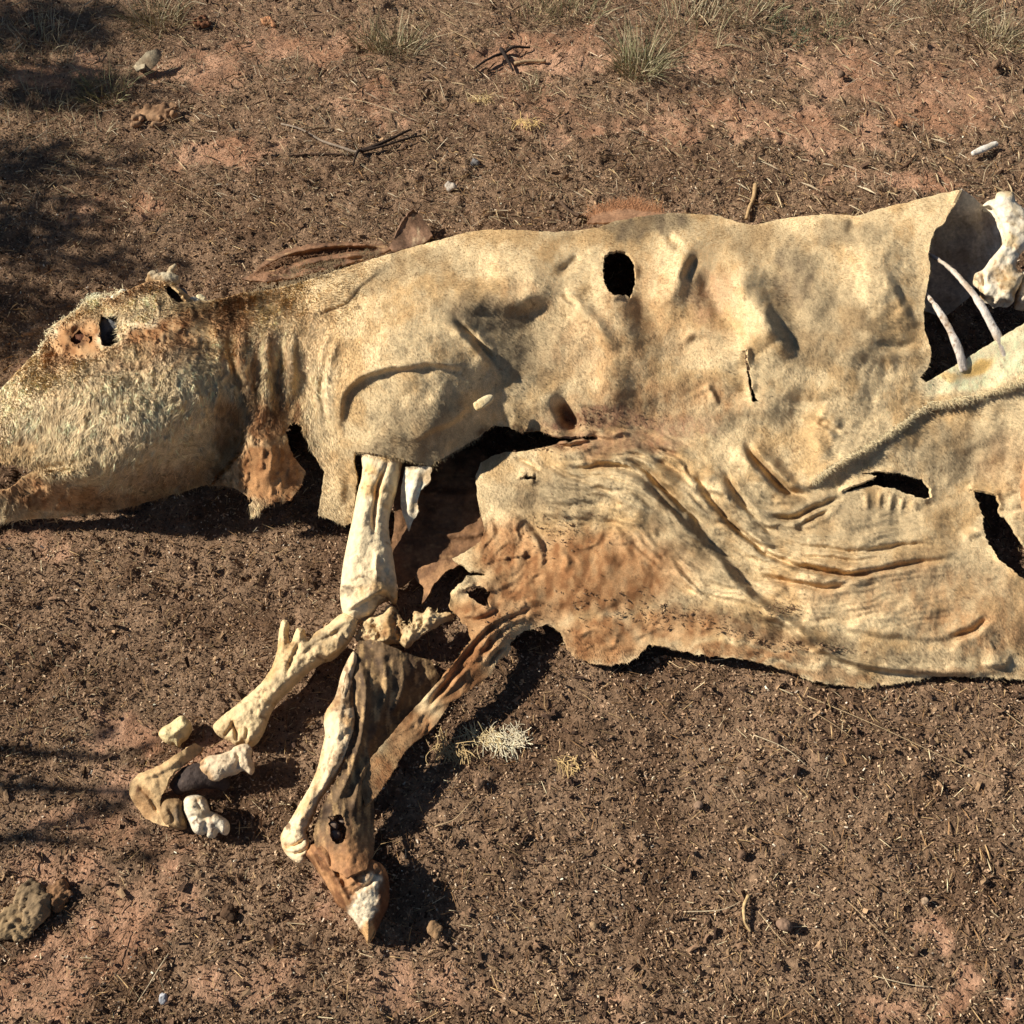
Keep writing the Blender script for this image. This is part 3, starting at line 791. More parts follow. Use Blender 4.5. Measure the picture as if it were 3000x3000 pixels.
carcass = empty('cow_carcass', (0, 0, 0))
tag(carcass, 'sun-dried cream cow carcass lying on its side with bones showing through its torn hide', 'carcass')
parts = {}
for k, nm in enumerate(['head', 'neck_hide', 'torso_hide', 'belly_hide']):
    V, F, C, N = compact(HV, HF[lab == k], HC, HN)
    n0 = len(V)
    V, F, C = thicken(V, F, C, N, .005, UNDER)
    me = tri_mesh(nm, V, F, C)
    nn = np.zeros_like(V)
    nn[:n0], nn[n0:2 * n0] = N, -N
    me.normals_split_custom_set_from_vertices(nn.tolist())
    parts[nm] = put(nm, me, M_HIDE, carcass)
tag(parts['head'], 'furry cow head lying on its cheek, muzzle to the left')
tag(parts['neck_hide'], 'wrinkled neck skin with a brown dewlap hanging down')

# the far side of the carcass: from the back line down to the soil
top = [p for p in OUT[1:56]]
tp_ = dense(top, 6, False)
th_ = hide_h(tp_[:, 0].copy(), tp_[:, 1].copy() + 2)
T0 = W(tp_[:, 0], tp_[:, 1] + 2, th_)
rows = 9
sk_ = []
for r in range(rows + 1):
    q = r / rows
    P_ = T0.copy()
    P_[:, 2] = T0[:, 2] * (1 - q) - .012 * q
    P_[:, 1] += .5 * T0[:, 2] * np.sin(q * math.pi / 2)
    P_[:, 1] += fbm(tp_[:, 0] / 40, np.full(len(tp_), r * .5), 2, 401) * .008 * q
    sk_.append(P_)
SV = np.vstack(sk_)
n = len(tp_)
i = (np.arange(rows)[:, None] * n + np.arange(n - 1)[None]).ravel()
SF = np.vstack([np.stack([i, i + 1, i + n + 1], 1), np.stack([i, i + n + 1, i + n], 1)])
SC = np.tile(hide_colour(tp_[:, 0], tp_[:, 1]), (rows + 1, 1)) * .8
SN = vnormals(SV, SF)
V, F, C = thicken(SV, SF, SC, SN, .004, UNDER)
put('back_hide', tri_mesh('back_hide', V, F, C), M_HIDE, carcass)

# ------------------------------------------------------------------ fur: short blades growing out of the hide


def fur(name, parent, pick, count, dirf, seed, var=.3):
    r = np.random.default_rng(seed)
    F = HF[pick]
    a, b, c = HV[F[:, 0]], HV[F[:, 1]], HV[F[:, 2]]
    ar = np.linalg.norm(np.cross(b - a, c - a), axis=1)
    # favour the faces that look up, as seen area does not matter for steep ones
    nz = np.abs(np.cross(b - a, c - a)[:, 2]) / (ar + 1e-12)
    wgt = ar * (.25 + .75 * nz)
    idx = r.choice(len(F), count, p=wgt / wgt.sum())
    u, v = r.uniform(0, 1, count), r.uniform(0, 1, count)
    fl = u + v > 1
    u[fl], v[fl] = 1 - u[fl], 1 - v[fl]
    B = np.stack([1 - u - v, u, v], 1)
    f = F[idx]
    root = (HV[f] * B[..., None]).sum(1)
    N = (HN[f] * B[..., None]).sum(1)
    N /= np.linalg.norm(N, axis=1)[:, None] + 1e-9
    pp = (HP[f] * B[..., None]).sum(1)
    C = (HC[f] * B[..., None]).sum(1)
    dx, dy = dirf(pp[:, 0], pp[:, 1])
    T = np.stack([dx, -dy * 1.15, np.zeros(count)], 1)
    T += r.normal(0, .28, T.shape)
    T -= N * (T * N).sum(1)[:, None]
    T /= np.linalg.norm(T, axis=1)[:, None] + 1e-9
    S = np.cross(N, T)
    lg = 1 - ss(520, 760, pp[:, 0] + .25 * (pp[:, 1] - 600)) 
    lg *= np.clip(1 + .6 * fbm(pp[:, 0] / 30, pp[:, 1] / 30, 2, 521), .3, 2)
    L = r.uniform(.003, .0062, count) * (1 + 1.5 * lg)
    width = (.00045 + .0003 * lg)[:, None]
    lift = .33 + .12 * lg
    var = .36 + .04 * lg[:, None]
    tip = root + T * (L * .9)[:, None] + N * (L * lift * r.uniform(.3, 1.5, count))[:, None]
    V = np.stack([root + S * width, root - S * width, tip], 1).reshape(-1, 3)
    Fm = np.arange(count * 3).reshape(-1, 3)
    fa = np.arctan2(dy, dx)
    u_, v_ = pp[:, 0] * np.cos(fa) + pp[:, 1] * np.sin(fa), -pp[:, 0] * np.sin(fa) + pp[:, 1] * np.cos(fa)
    stk = fbm(pp[:, 0] / 2.6, pp[:, 1] / 10, 3, 531)[:, None]
    cc = np.clip(C * (1 + .22 * r.uniform(-1, 1, count)[:, None] + (.3 + .3 * lg[:, None]) * stk), .02, .9)
    me = tri_mesh(name, V, Fm, np.repeat(cc, 3, 0))
    hn = N + r.normal(0, .16, N.shape) + T * .1
    hn /= np.linalg.norm(hn, axis=1)[:, None]
    me.normals_split_custom_set_from_vertices(np.repeat(hn, 3, 0).tolist())
    o = put(name, me, M_HAIR, parent)
    return tag(o, kind='stuff')


def d_body(px, py):
    a = 1.25 + fbm(px / 70, py / 70, 2, 501) * .9
    return np.cos(a), np.sin(a)




bare = np.clip(blobs(cx, cy, [(1120, 1100, 190, 110, 1), (900, 1170, 90, 80, 1), (830, 1330, 130, 130, 1), (510, 880, 85, 80, 1), (150, 640, 70, 40, 1), (310, 625, 100, 30, .8), (1880, 670, 130, 36, 1, -29), (1250, 1190, 180, 40, 1), (90, 935, 100, 35, .8)], 261, 14, 22.), 0, 1)
hairy = rng.uniform(0, 1, len(cx)) > bare
for k_, nm, cnt in [(2, 'torso_hide', 110000), (3, 'belly_hide', 70000), (1, 'neck_hide', 22000), (0, 'head', 40000)]:
    fur('coat', parts[nm], (lab == k_) & hairy, cnt, d_body, 600 + k_)


def tufts(name, parent, line, hcm, count, ang, lmin, lmax, colr, seed, width=.0009, spread=.5, rad=3., droop=.2):
    """loose hair standing out along a line; ang = visual heading in degrees (0 = right, 90 = down)"""
    r = np.random.default_rng(seed)
    p = dense(line, 1.5, False)
    q = p[r.integers(0, len(p), count)] + r.normal(0, rad, (count, 2))
    h = hcm(q[:, 0], q[:, 1]) if callable(hcm) else np.full(count, hcm / 100.)
    root = W(q[:, 0], q[:, 1], h)
    a = np.radians(ang) + r.normal(0, spread, count)
    T = np.stack([np.cos(a), -np.sin(a) * 1.1, r.normal(0, .35, count) - droop], 1)
    T /= np.linalg.norm(T, axis=1)[:, None]
    S = np.cross(T, [0, 0, 1.])
    S /= np.linalg.norm(S, axis=1)[:, None]
    L = r.uniform(lmin, lmax, count)
    T2 = T + r.normal(0, .35, T.shape)
    mid = root + T * (L * .5)[:, None]
    tip = mid + T2 * (L * .5)[:, None]
    V = np.stack([root - S * width, root + S * width, mid - S * width * .7, mid + S * width * .7, tip], 1).reshape(-1, 3)
    b = np.arange(count)[:, None, None] * 5
    F = (b + np.array([[0, 1, 3], [0, 3, 2], [2, 3, 4]])[None]).reshape(-1, 3)
    C = np.repeat(np.clip(np.array(colr) * r.uniform(.65, 1.3, count)[:, None], .02, .9), 5, 0)
    o = put(name, tri_mesh(name, V, F, C), M_HAIR, parent)
    return tag(o, kind='stuff')


def crumbs(parent, spots, count, seed):
    """soil and dung crumbs blown onto the hide"""
    r = np.random.default_rng(seed)
    k = r.integers(0, len(spots), count)
    sp = np.array([q[:4] for q in spots], float)[k]
    an = np.radians([spots[i][4] if len(spots[i]) > 4 else 0 for i in k])
    a, b = r.normal(0, .5, count) * sp[:, 2], r.normal(0, .5, count) * sp[:, 3]
    x, y = sp[:, 0] + a * np.cos(an) - b * np.sin(an), sp[:, 1] + a * np.sin(an) + b * np.cos(an)
    ok = inside(x, y, OUT)
    for q in HOLES: ok &= ~inside(x, y, q)
    x, y = x[ok], y[ok]
    n = len(x)
    c = W(x, y, hide_h(x.copy(), y.copy())) + [0, 0, .0025]
    ax = r.normal(0, 1, (n, 3))
    ax /= np.linalg.norm(ax, axis=1)[:, None]
    bx = np.cross(ax, r.normal(0, 1, (n, 3)))
    bx /= np.linalg.norm(bx, axis=1)[:, None]
    cx_ = np.cross(ax, bx)
    L = r.uniform(.0012, .003, n)[:, None] * (1 + 1. * (r.uniform(0, 1, n) > .93))[:, None]
    V = np.stack([c + ax * L, c - ax * L, c + bx * L * .45, c - bx * L * .45, c + cx_ * L * .3, c - cx_ * L * .3], 1).reshape(-1, 3)
    F = (np.arange(n)[:, None, None] * 6 + np.array([[0, 2, 4], [2, 1, 4], [1, 3, 4], [3, 0, 4], [2, 0, 5], [1, 2, 5], [3, 1, 5], [0, 3, 5]])[None]).reshape(-1, 3)
    pal = np.array([lin(110, 84, 62), lin(140, 110, 82), lin(86, 66, 50), lin(180, 150, 112)])
    C = np.repeat(pal[r.choice(4, n, p=[.4, .3, .2, .1])] * r.uniform(.7, 1.3, n)[:, None], 6, 0)
    return tag(put('soil_crumbs', tri_mesh('soil_crumbs', V, F, C, False), M_LITTER, parent), kind='stuff')


crumbs(parts['belly_hide'], [(1330, 1172, 130, 20, 14), (1250, 1165, 80, 24), (1420, 1205, 130, 12, 15), (1560, 1225, 130, 10, 8), (1480, 1150, 40, 14), (1120, 1140, 120, 50), (1000, 845, 90, 8), (950, 1180, 60, 40), (1060, 1000, 60, 40)], 900, 751)
crumbs(parts['torso_hide'], [(1180, 785, 90, 16), (1110, 790, 40, 20), (980, 818, 70, 7)], 160, 752)
crumbs(parts['head'], [(150, 640, 50, 30), (300, 610, 90, 30), (100, 900, 80, 20), (300, 545, 50, 14)], 260, 753)

CREAM = lin(226, 204, 158)
hm = lambda x, y: hide_h(x.copy(), y.copy())
tufts('hair_fringe', parts['torso_hide'], [(1535, 905), (1590, 867), (1650, 835), (1700, 800), (1745, 768)], hm, 1800, 50, .005, .013, CREAM, 701, .0006, .5, 3)
tufts('hair_fringe', parts['torso_hide'], [(1751, 764), (1819, 752), (1919, 720), (2010, 690)], hm, 1600, 60, .006, .016, CREAM, 702, .0006, .5, 4)
tufts('hair_fringe', parts['head'], [(70, 668), (100, 620), (140, 592), (175, 563), (235, 552)], hm, 450, 250, .004, .010, lin(225, 205, 160), 703, .0008, .7, 4)
tufts('wool_tuft', parts['head'], [(163, 572), (178, 564), (192, 566)], 12.8, 500, 260, .004, .010, lin(240, 226, 185), 704, .0009, 1.2, 4, -.3)
tufts('hair_fringe', parts['neck_hide'], [(480, 552), (540, 540), (600, 522), (640, 512)], hm, 420, 250, .006, .014, lin(150, 128, 96), 705, .0007, .7, 5)
tufts('hair_fringe', parts['torso_hide'], [(668, 853), (730, 860), (813, 879), (850, 858), (907, 823)], hm, 260, 80, .003, .007, lin(170, 145, 105), 706, .0005, .5, 2)

# ------------------------------------------------------------------ bones: lofts and knobs fused into one skin each


def loft_geo(st, ns=16):
    """stations (px, py, h_cm, half width cm, half height cm)"""
    st = np.array(st, float)
    st = np.stack([smooth_poly(st[:, [0, k]], n=4)[:, 1] if k else smooth_poly(st[:, [0, 1]], n=4)[:, 0] for k in range(5)], 1)
    c = W(st[:, 0], st[:, 1], st[:, 2] / 100)
    t = np.gradient(c, axis=0)
    t /= np.linalg.norm(t, axis=1)[:, None]
    sde = np.cross(t, [0, 0, 1.])
    sde /= np.linalg.norm(sde, axis=1)[:, None] + 1e-9
    up = np.cross(sde, t)
    a = np.linspace(0, 2 * math.pi, ns, endpoint=False)
    V = c[:, None] + sde[:, None] * (np.cos(a)[None, :, None] * st[:, 3, None, None] / 100) + up[:, None] * (np.sin(a)[None, :, None] * st[:, 4, None, None] / 100)
    m = len(c)
    V = np.vstack([V.reshape(-1, 3), c[:1] - t[:1] * st[0, 4] * .004, c[-1:] + t[-1:] * st[-1, 4] * .004])
    F = []
    for i in range(m - 1):
        for j in range(ns):
            k = (j + 1) % ns
            F += [(i * ns + j, i * ns + k, (i + 1) * ns + k), (i * ns + j, (i + 1) * ns + k, (i + 1) * ns + j)]
    for j in range(ns):
        k = (j + 1) % ns
        F += [(m * ns, k, j), (m * ns + 1, (m - 1) * ns + j, (m - 1) * ns + k)]
    return V, np.array(F)


def ball_geo(px, py, h, rx, ry, rz, yaw=0, nu=14, nv=9):
    """ellipsoid knob; radii in cm along its own axes; yaw visual degrees"""
    c = W(px, py, h / 100.)
    V = [(0, 0, 1.)]
    for i in range(1, nv):
        ph = math.pi * i / nv
        for j in range(nu):
            th = 2 * math.pi * j / nu
            V.append((math.sin(ph) * math.cos(th), math.sin(ph) * math.sin(th), math.cos(ph)))
    V.append((0, 0, -1.))
    V = np.array(V) * np.array([rx, ry, rz]) / 100.
    a = -math.radians(yaw)
    V = np.stack([V[:, 0] * math.cos(a) - V[:, 1] * math.sin(a), V[:, 0] * math.sin(a) + V[:, 1] * math.cos(a), V[:, 2]], 1) + c
    F = []
    for j in range(nu):
        k = (j + 1) % nu
        F.append((0, 1 + j, 1 + k))
        for i in range(nv - 2):
            p, q = 1 + i * nu, 1 + (i + 1) * nu
            F += [(p + j, q + j, q + k), (p + j, q + k, p + k)]
        F.append((1 + (nv - 2) * nu + j, len(V) - 1, 1 + (nv - 2) * nu + k))
    return V, np.array(F)


def fuse(name, pieces, voxel, colf, mat, parent=None, base=None, rough=.0008, rs=90., seed=1, smooth=3):
    Vs, Fs, o = [], [], 0
    for kind, *a in pieces:
        V, F = loft_geo(*a) if kind == 'loft' else ball_geo(*a)
        Vs.append(V)
        Fs.append(F + o)
        o += len(V)
    me = tri_mesh('tmp', np.vstack(Vs), np.vstack(Fs))
    ob = bpy.data.objects.new('tmp', me)
    COL.objects.link(ob)
    m = ob.modifiers.new('r', 'REMESH')
    m.mode = 'VOXEL'
    m.voxel_size = voxel
    if smooth:
        m2 = ob.modifiers.new('s', 'SMOOTH')
        m2.iterations = smooth
        m2.factor = .5
    dg = bpy.context.evaluated_depsgraph_get()
    m3 = bpy.data.meshes.new_from_object(ob.evaluated_get(dg))
    bpy.data.objects.remove(ob)
    n = len(m3.vertices)
    V = np.zeros(n * 3, np.float32)
    m3.vertices.foreach_get('co', V)
    V = V.reshape(-1, 3).astype(float)
    m3.calc_loop_triangles()
    F = np.zeros(len(m3.loop_triangles) * 3, np.int32)
    m3.loop_triangles.foreach_get('vertices', F)
    F = F.reshape(-1, 3)
    bpy.data.meshes.remove(m3)
    N = vnormals(V, F)
    k = fbm(V[:, 0] * rs + V[:, 2] * rs * .7, V[:, 1] * rs - V[:, 2] * rs * .6, 4, seed)
    V = V + N * (k * rough)[:, None]
    px, py = toP(V)
    C = np.clip(colf(px, py, V), .015, .9)
    return put(name, tri_mesh(name, V, F, C), mat, parent, base)


def bone_col(c1=(232, 216, 182), c2=(206, 172, 118), c3=(150, 108, 66), amt=.0, seed=3):
    def f(px, py, V):
        n = len(px)
        a = fbm(V[:, 0] * 30 + V[:, 2] * 20, V[:, 1] * 30, 4, seed)
        b = fbm(V[:, 0] * 120 + V[:, 2] * 80, V[:, 1] * 120, 3, seed + 9)
        C = mix(np.tile(lin(*c1), (n, 1)), lin(*c2), ss(-.1 - amt, .6 - amt, a))
        C = mix(C, lin(*c3), ss(.35 - amt, .75, b + a * .3) * .8)
        return C * (1 + b * .1)[:, None]
    return f



def relief(name, outline, ctrl, R, colf, mat, parent=None, base=None, step=2.6, amp=.8, seed=1, lips=(), ridges=(), pits=(), rough=.12, flat=.5):
    """solid body with a surveyed outline: rounded above and below a middle surface (cm)"""
    P, F = cdt_sheet(smooth_poly(outline, True, 4), [], step, amp, seed, 7.)
    px, py = P[:, 0], P[:, 1]
    e = np.vstack([outline, outline[:1]])
    d, _, _ = pl(px, py, smooth_poly(outline, True, 4)[list(range(len(outline) * 4)) + [0]])
    dc = np.clip(d * .098 / R, 0, 1)
    t = R * np.sqrt(1 - (1 - dc) ** 2) * (1 - .12 * (1 - dc)) if flat else R * dc
    add = 0
    for p, a, ww, L in lips:
        dd, sg, tt = pl(px, py, smooth_poly(p, n=4))
        x = sg * dd if a > 0 else -sg * dd
        add = add + abs(a) * ss(0, .25, tt) * ss(0, .25, 1 - tt) * ss(-ww, ww, x) * np.exp(-np.maximum(x, 0) / L)
    for p, a, sg in ridges:
        dd, _, tt = pl(px, py, smooth_poly(p, n=4))
        add = add + a * np.exp(-(dd / sg) ** 2) * (.1 + .9 * ss(0, .3, tt) * ss(0, .3, 1 - tt))
    for x, y, rx, ry, a in pits:
        add = add + a * np.exp(-(((px - x) / rx) ** 2 + ((py - y) / ry) ** 2))
    add = add + fbm(px / 12, py / 12, 4, seed + 5) * rough * 2 + fbm(px / 40, py / 40, 2, seed + 6) * rough * 2
    bs = tps(ctrl)(px, py)
    tt = np.maximum(t + add * ss(0, .35, dc), 0)
    V = W(px, py, (bs + tt) / 100)
    V2 = V.copy()
    V2[:, 2] = np.minimum((bs - t * .8) / 100, V[:, 2] - 1e-5)
    ed = np.vstack([F[:, [0, 1]], F[:, [1, 2]], F[:, [2, 0]]])
    _, idx, cnt = np.unique(np.sort(ed, 1), axis=0, return_index=True, return_counts=True)
    b = ed[idx[cnt == 1]]
    n = len(V)
    rim = np.vstack([np.stack([b[:, 1], b[:, 0], b[:, 0] + n], 1), np.stack([b[:, 1], b[:, 0] + n, b[:, 1] + n], 1)])
    C = np.clip(colf(px, py, V), .015, .9)
    return put(name, tri_mesh(name, np.vstack([V, V2]), np.vstack([F, F[:, ::-1] + n, rim]), np.vstack([C, C])), mat, parent, base)


def R5(*p): return [(193 + x * .3667, 1159 + y * .3667) for x, y in p]
def R8(*p): return [(1674.4 + x * .2333, 322 + y * .2333) for x, y in p]


def stain_shade(colf, patches, c, seed=1, k=.85):
    def f(px, py, V):
        C = colf(px, py, V)
        m = blobs(px, py, patches, seed, 8, 10.) * (1 + .8 * fbm(px / 5, py / 5, 3, seed + 2))
        return mix(C, lin(*c), np.clip(m, 0, k))
    return f


# upper foreleg: radius and ulna
relief('forearm_bone', R4((515, 220), (507, 330), (500, 390), (480, 460), (463, 550), (445, 640), (425, 730), (405, 830), (390, 920), (382, 1000), (380, 1060), (388, 1120), (400, 1160), (430, 1190), (458, 1202), (500, 1184), (545, 1166), (575, 1130), (600, 1085), (640, 1062), (672, 1082), (696, 1080), (704, 1050), (700, 980), (690, 900), (675, 800), (660, 720), (654, 640), (665, 560), (690, 480), (710, 400), (722, 330), (724, 220)),
       [(716, 850, 11.4), (700, 950, 9.4), (690, 1030, 7.4), (690, 1130, 4.8), (650, 1130, 4.8), (745, 1120, 4.6)], 2.4,
       stain_shade(bone_col((240, 214, 168), (226, 184, 124), (150, 104, 62), -.05, 5), [(655, 1115, 16, 12, .7), (686, 1092, 8, 5, .9), (712, 1100, 10, 24, .6), (735, 1100, 10, 30, .35), (720, 1130, 30, 12, .4)], (84, 66, 52), 501), M_BONE, carcass, None, 2.4, .7, 502,  # dark patches paint in the shaded facets at the joint end
       ridges=[(R4((650, 300), (600, 420), (585, 500), (572, 600), (570, 720)), -1.4, 4), (R4((590, 800), (582, 880), (592, 980)), .7, 5), (R4((610, 870), (650, 940), (680, 1000)), -.6, 9), (R4((540, 300), (520, 500), (480, 720)), .25, 14), (R4((400, 960), (440, 980), (480, 960)), -.25, 5)],
       lips=[(R4((405, 1150), (470, 1110), (540, 1070), (610, 1035), (660, 1050)), 1.0, 4, 26)], rough=.12)
relief('wrist_bones', R4((470, 1285), (500, 1215), (545, 1172), (620, 1150), (640, 1108), (680, 1110), (710, 1150), (740, 1205), (785, 1212), (800, 1140), (850, 1150), (880, 1118), (930, 1150), (990, 1148), (1032, 1162), (965, 1192), (905, 1232), (860, 1262), (800, 1300), (760, 1342), (700, 1312), (640, 1322), (580, 1332), (530, 1322), (485, 1312)),
       [(675, 1205, 3.2), (720, 1160, 4.2), (800, 1170, 4.4), (860, 1160, 4.4), (770, 1215, 3.6)], 1.3, stain_shade(bone_col((220, 190, 140), (182, 142, 92), (104, 74, 46), .1, 6), [(690, 1205, 14, 10, .7), (755, 1190, 8, 14, .6), (720, 1195, 10, 8, .5)], (110, 66, 34), 591), M_BONE, carcass, None, 2.2, 2.2, 592,
       ridges=[(R4((560, 1200), (600, 1260), (590, 1320)), -.7, 5), (R4((690, 1140), (700, 1220), (720, 1300)), -.8, 5), (R4((780, 1210), (790, 1260), (760, 1320)), .6, 5), (R4((640, 1180), (660, 1250), (650, 1310)), .6, 6), (R4((850, 1170), (840, 1220), (800, 1270)), -.6, 5), (R4((880, 1140), (900, 1180)), .6, 6)], rough=.4)
# near shin (cannon) bone with its two-knuckled end
relief('shin_bone', R5((1312, 40), (1290, 100), (1240, 170), (1180, 220), (1110, 250), (1030, 310), (960, 380), (900, 440), (860, 510), (830, 590), (790, 650), (750, 672), (722, 658), (690, 672), (662, 654), (640, 642), (610, 630), (577, 604), (570, 570), (600, 540), (660, 490), (720, 440), (790, 380), (850, 310), (880, 250), (898, 190), (906, 120), (920, 40), (945, 30), (960, 50), (955, 100), (967, 140), (990, 92), (1005, 70), (1040, 75), (1046, 105), (1062, 128), (1100, 90), (1150, 60), (1200, 20), (1250, -10), (1300, 0)),
       [(666, 1175, 4.4), (600, 1220, 4.0), (530, 1290, 3.4), (440, 1385, 2.2), (535, 1178, 4.6)], 2.0,
       stain_shade(bone_col((228, 198, 148), (202, 162, 108), (110, 80, 52), .05, 7), [(600, 1208, 30, 14, .6, -35), (640, 1185, 20, 10, .5, -35), (545, 1200, 6, 16, .4), (520, 1290, 10, 24, .4, 40)], (92, 76, 60), 511, .7), M_BONE, carcass, None, 2.4, 1.2, 512,
       ridges=[(R5((620, 640), (650, 600), (680, 560)), -.7, 3), (R5((690, 670), (690, 610), (670, 560), (690, 540)), -.9, 3.4), (R5((735, 660), (745, 600), (730, 560)), -.5, 3), (R5((1050, 200), (1100, 150), (1180, 110), (1260, 50)), -.7, 5), (R5((1030, 120), (980, 220), (940, 330)), -.6, 4), (R5((930, 60), (925, 160), (920, 220)), .3, 5), (R5((1000, 280), (900, 380), (820, 470)), .3, 8)], rough=.2)
# far shin bone
relief('shin_bone', R5((1290, 190), (1312, 230), (1292, 330), (1290, 430), (1300, 520), (1290, 600), (1262, 700), (1222, 790), (1172, 870), (1122, 940), (1092, 1010), (1062, 1080), (1045, 1120), (1062, 1180), (1052, 1240), (1030, 1270), (990, 1270), (950, 1240), (925, 1200), (918, 1150), (930, 1110), (960, 1070), (1000, 1000), (1040, 930), (1080, 860), (1110, 780), (1130, 690), (1145, 620), (1140, 560), (1150, 500), (1190, 440), (1210, 390), (1222, 330), (1250, 260)),
       [(655, 1240, 6), (635, 1340, 5.6), (622, 1420, 5.2), (580, 1510, 4.0), (548, 1590, 2.6)], 2.1,
       stain_shade(bone_col((236, 208, 164), (206, 164, 112), (130, 92, 58), .02, 8), [(640, 1320, 14, 40, .5, 10), (655, 1290, 8, 60, .6), (545, 1562, 5, 8, .9, 30), (632, 1440, 8, 50, .6, 20)], (104, 72, 46), 521, .8), M_BONE, carcass, None, 2.4, .9, 522,
       ridges=[(R5((918, 1185), (980, 1195), (1050, 1150)), -.9, 3.4), (R5((930, 1222), (1000, 1232), (1062, 1200)), -.8, 3), (R5((1240, 330), (1230, 450), (1210, 600), (1170, 760)), .5, 6), (R5((1200, 560), (1190, 700), (1130, 850), (1060, 980)), -.5, 4), (R5((960, 1110), (985, 1090), (1010, 1100)), -.5, 4)], rough=.2)


# pastern and hoof of the far foot
def hoof_col(px, py, V):
    n = len(px)
    a = fbm((px * .85 - py * .5) / 7, (px * .5 + py * .85) / 40, 4, 801)
    b = fbm(px / 4, py / 9, 3, 802)
    C = mix(np.tile(lin(184, 134, 88), (n, 1)), lin(124, 82, 50), ss(-.3, .5, a))
    wht = blobs(px, py, [(685, 1712, 26, 44, 1.2, 30), (690, 1690, 22, 20, 1.), (705, 1665, 22, 20, .7)], 803, 7, 10.)
    C = mix(C, lin(232, 212, 176), np.clip(wht * (1 + b), 0, 1))
    tip = blobs(px, py, [(694, 1765, 16, 26, 1.)], 804, 6)
    C = mix(C, lin(206, 160, 106), np.clip(tip, 0, 1))
    dk = blobs(px, py, [(728, 1700, 14, 60, 1.), (712, 1740, 10, 24, .8), (620, 1590, 20, 14, .6), (640, 1612, 24, 8, .5)], 805, 6)
    C = mix(C, lin(96, 58, 34), np.clip(dk, 0, .85))
    return C * (1 + b * .2)[:, None]


relief('hoof', R5((1040, 1235), (1080, 1185), (1150, 1175), (1250, 1220), (1330, 1245), (1400, 1265), (1440, 1290), (1468, 1340), (1474, 1420), (1468, 1490), (1436, 1560), (1410, 1620), (1388, 1662), (1366, 1688), (1345, 1652), (1310, 1595), (1262, 1535), (1212, 1500), (1180, 1440), (1140, 1370), (1100, 1310), (1062, 1262)),
       [(590, 1605, 3.4), (650, 1610, 4.4), (700, 1640, 4.4), (660, 1680, 3.4), (700, 1710, 2.6), (694, 1770, .5)], 3.6, hoof_col, M_SKIN, carcass, None, 2.4, 1.2, 531,
       ridges=[(R5((1130, 1200), (1170, 1300), (1230, 1420), (1270, 1500)), .7, 6), (R5((1090, 1220), (1140, 1320), (1200, 1440)), -.9, 4), (R5((1170, 1210), (1210, 1310), (1270, 1420)), -.7, 5), (R5((1260, 1240), (1290, 1330), (1310, 1420)), .4, 8), (R5((1430, 1300), (1380, 1380), (1300, 1430), (1260, 1480)), -.6, 4)],
       lips=[(R5((1420, 1300), (1425, 1400), (1400, 1450), (1380, 1560), (1370, 1650)), -.0001, 4, 20)], rough=.22)
tufts('dry_fibres', parts['belly_hide'], [(690, 1190), (730, 1180), (790, 1180), (815, 1165)], 5.2, 70, 280, .004, .012, lin(200, 170, 122), 707, .001, 1.2, 6)


# ------------------------------------------------------------------ smaller sheets of skin
def sheet(name, outline, ctrl, colf, mat, parent, step=4., amp=1.6, seed=1, th=.004, holes=(), lips=(), ridges=(), rough=.25, under=UNDER, base=None):
    P, F = cdt_sheet(outline, list(holes), step, amp, seed, 8.)
    px, py = P[:, 0], P[:, 1]
    h = tps(ctrl)(px, py)
    for p, a, ww, L in lips:
        d, s, t = pl(px, py, smooth_poly(p, n=4))
        x = s * d if a > 0 else -s * d
        h = h + abs(a) * ss(0, .2, t) * ss(0, .2, 1 - t) * ss(-ww, ww, x) * np.exp(-np.maximum(x, 0) / L)
    for p, a, sg in ridges:
        d, s, t = pl(px, py, smooth_poly(p, n=4))
        h = h + a * np.exp(-(d / sg) ** 2) * (.2 + .8 * ss(0, .2, t) * ss(0, .2, 1 - t))
    h = h + fbm(px / 22, py / 22, 4, seed + 5) * rough
    V = W(px, py, np.maximum(h, .15) / 100)
    N = vnormals(V, F)
    C = np.clip(colf(px, py), .015, .85)
    V, F, C = thicken(V, F, C, N, th, under)
    return put(name, tri_mesh(name, V, F, C), mat, parent, base)


def skin_col(c1, c2, c3=None, k3=.0, seed=1, sx=10., sy=24.):
    def f(px, py):
        n = len(px)
        a = fbm(px / 30, py / 30, 4, seed)
        b = fbm(px / sx, py / sy, 4, seed + 5)
        C = mix(np.tile(lin(*c1), (n, 1)), lin(*c2), ss(-.3, .5, a + b * .4))
        if c3: C = mix(C, lin(*c3), ss(.0, .5, b + k3))
        return C * (1 + fbm(px / 4, py / 6, 2, seed + 8) * .22)[:, None]
    return f


# leathery sleeve on the far foreleg
def leg_skin(px, py):
    C = skin_col((122, 96, 66), (80, 60, 42), (184, 148, 100), -.02, 811, 6., 30.)(px, py)
    m = ss(1540, 1640, py + fbm(px / 12, py / 30, 3, 815) * 40)
    C = mix(C, skin_col((184, 132, 86), (126, 84, 52), None, 0, 816, 6., 24.)(px, py), m)
    e = np.minimum(ss(0, 14, px - 640 - (py - 1300) * -.05), 1)
    return C


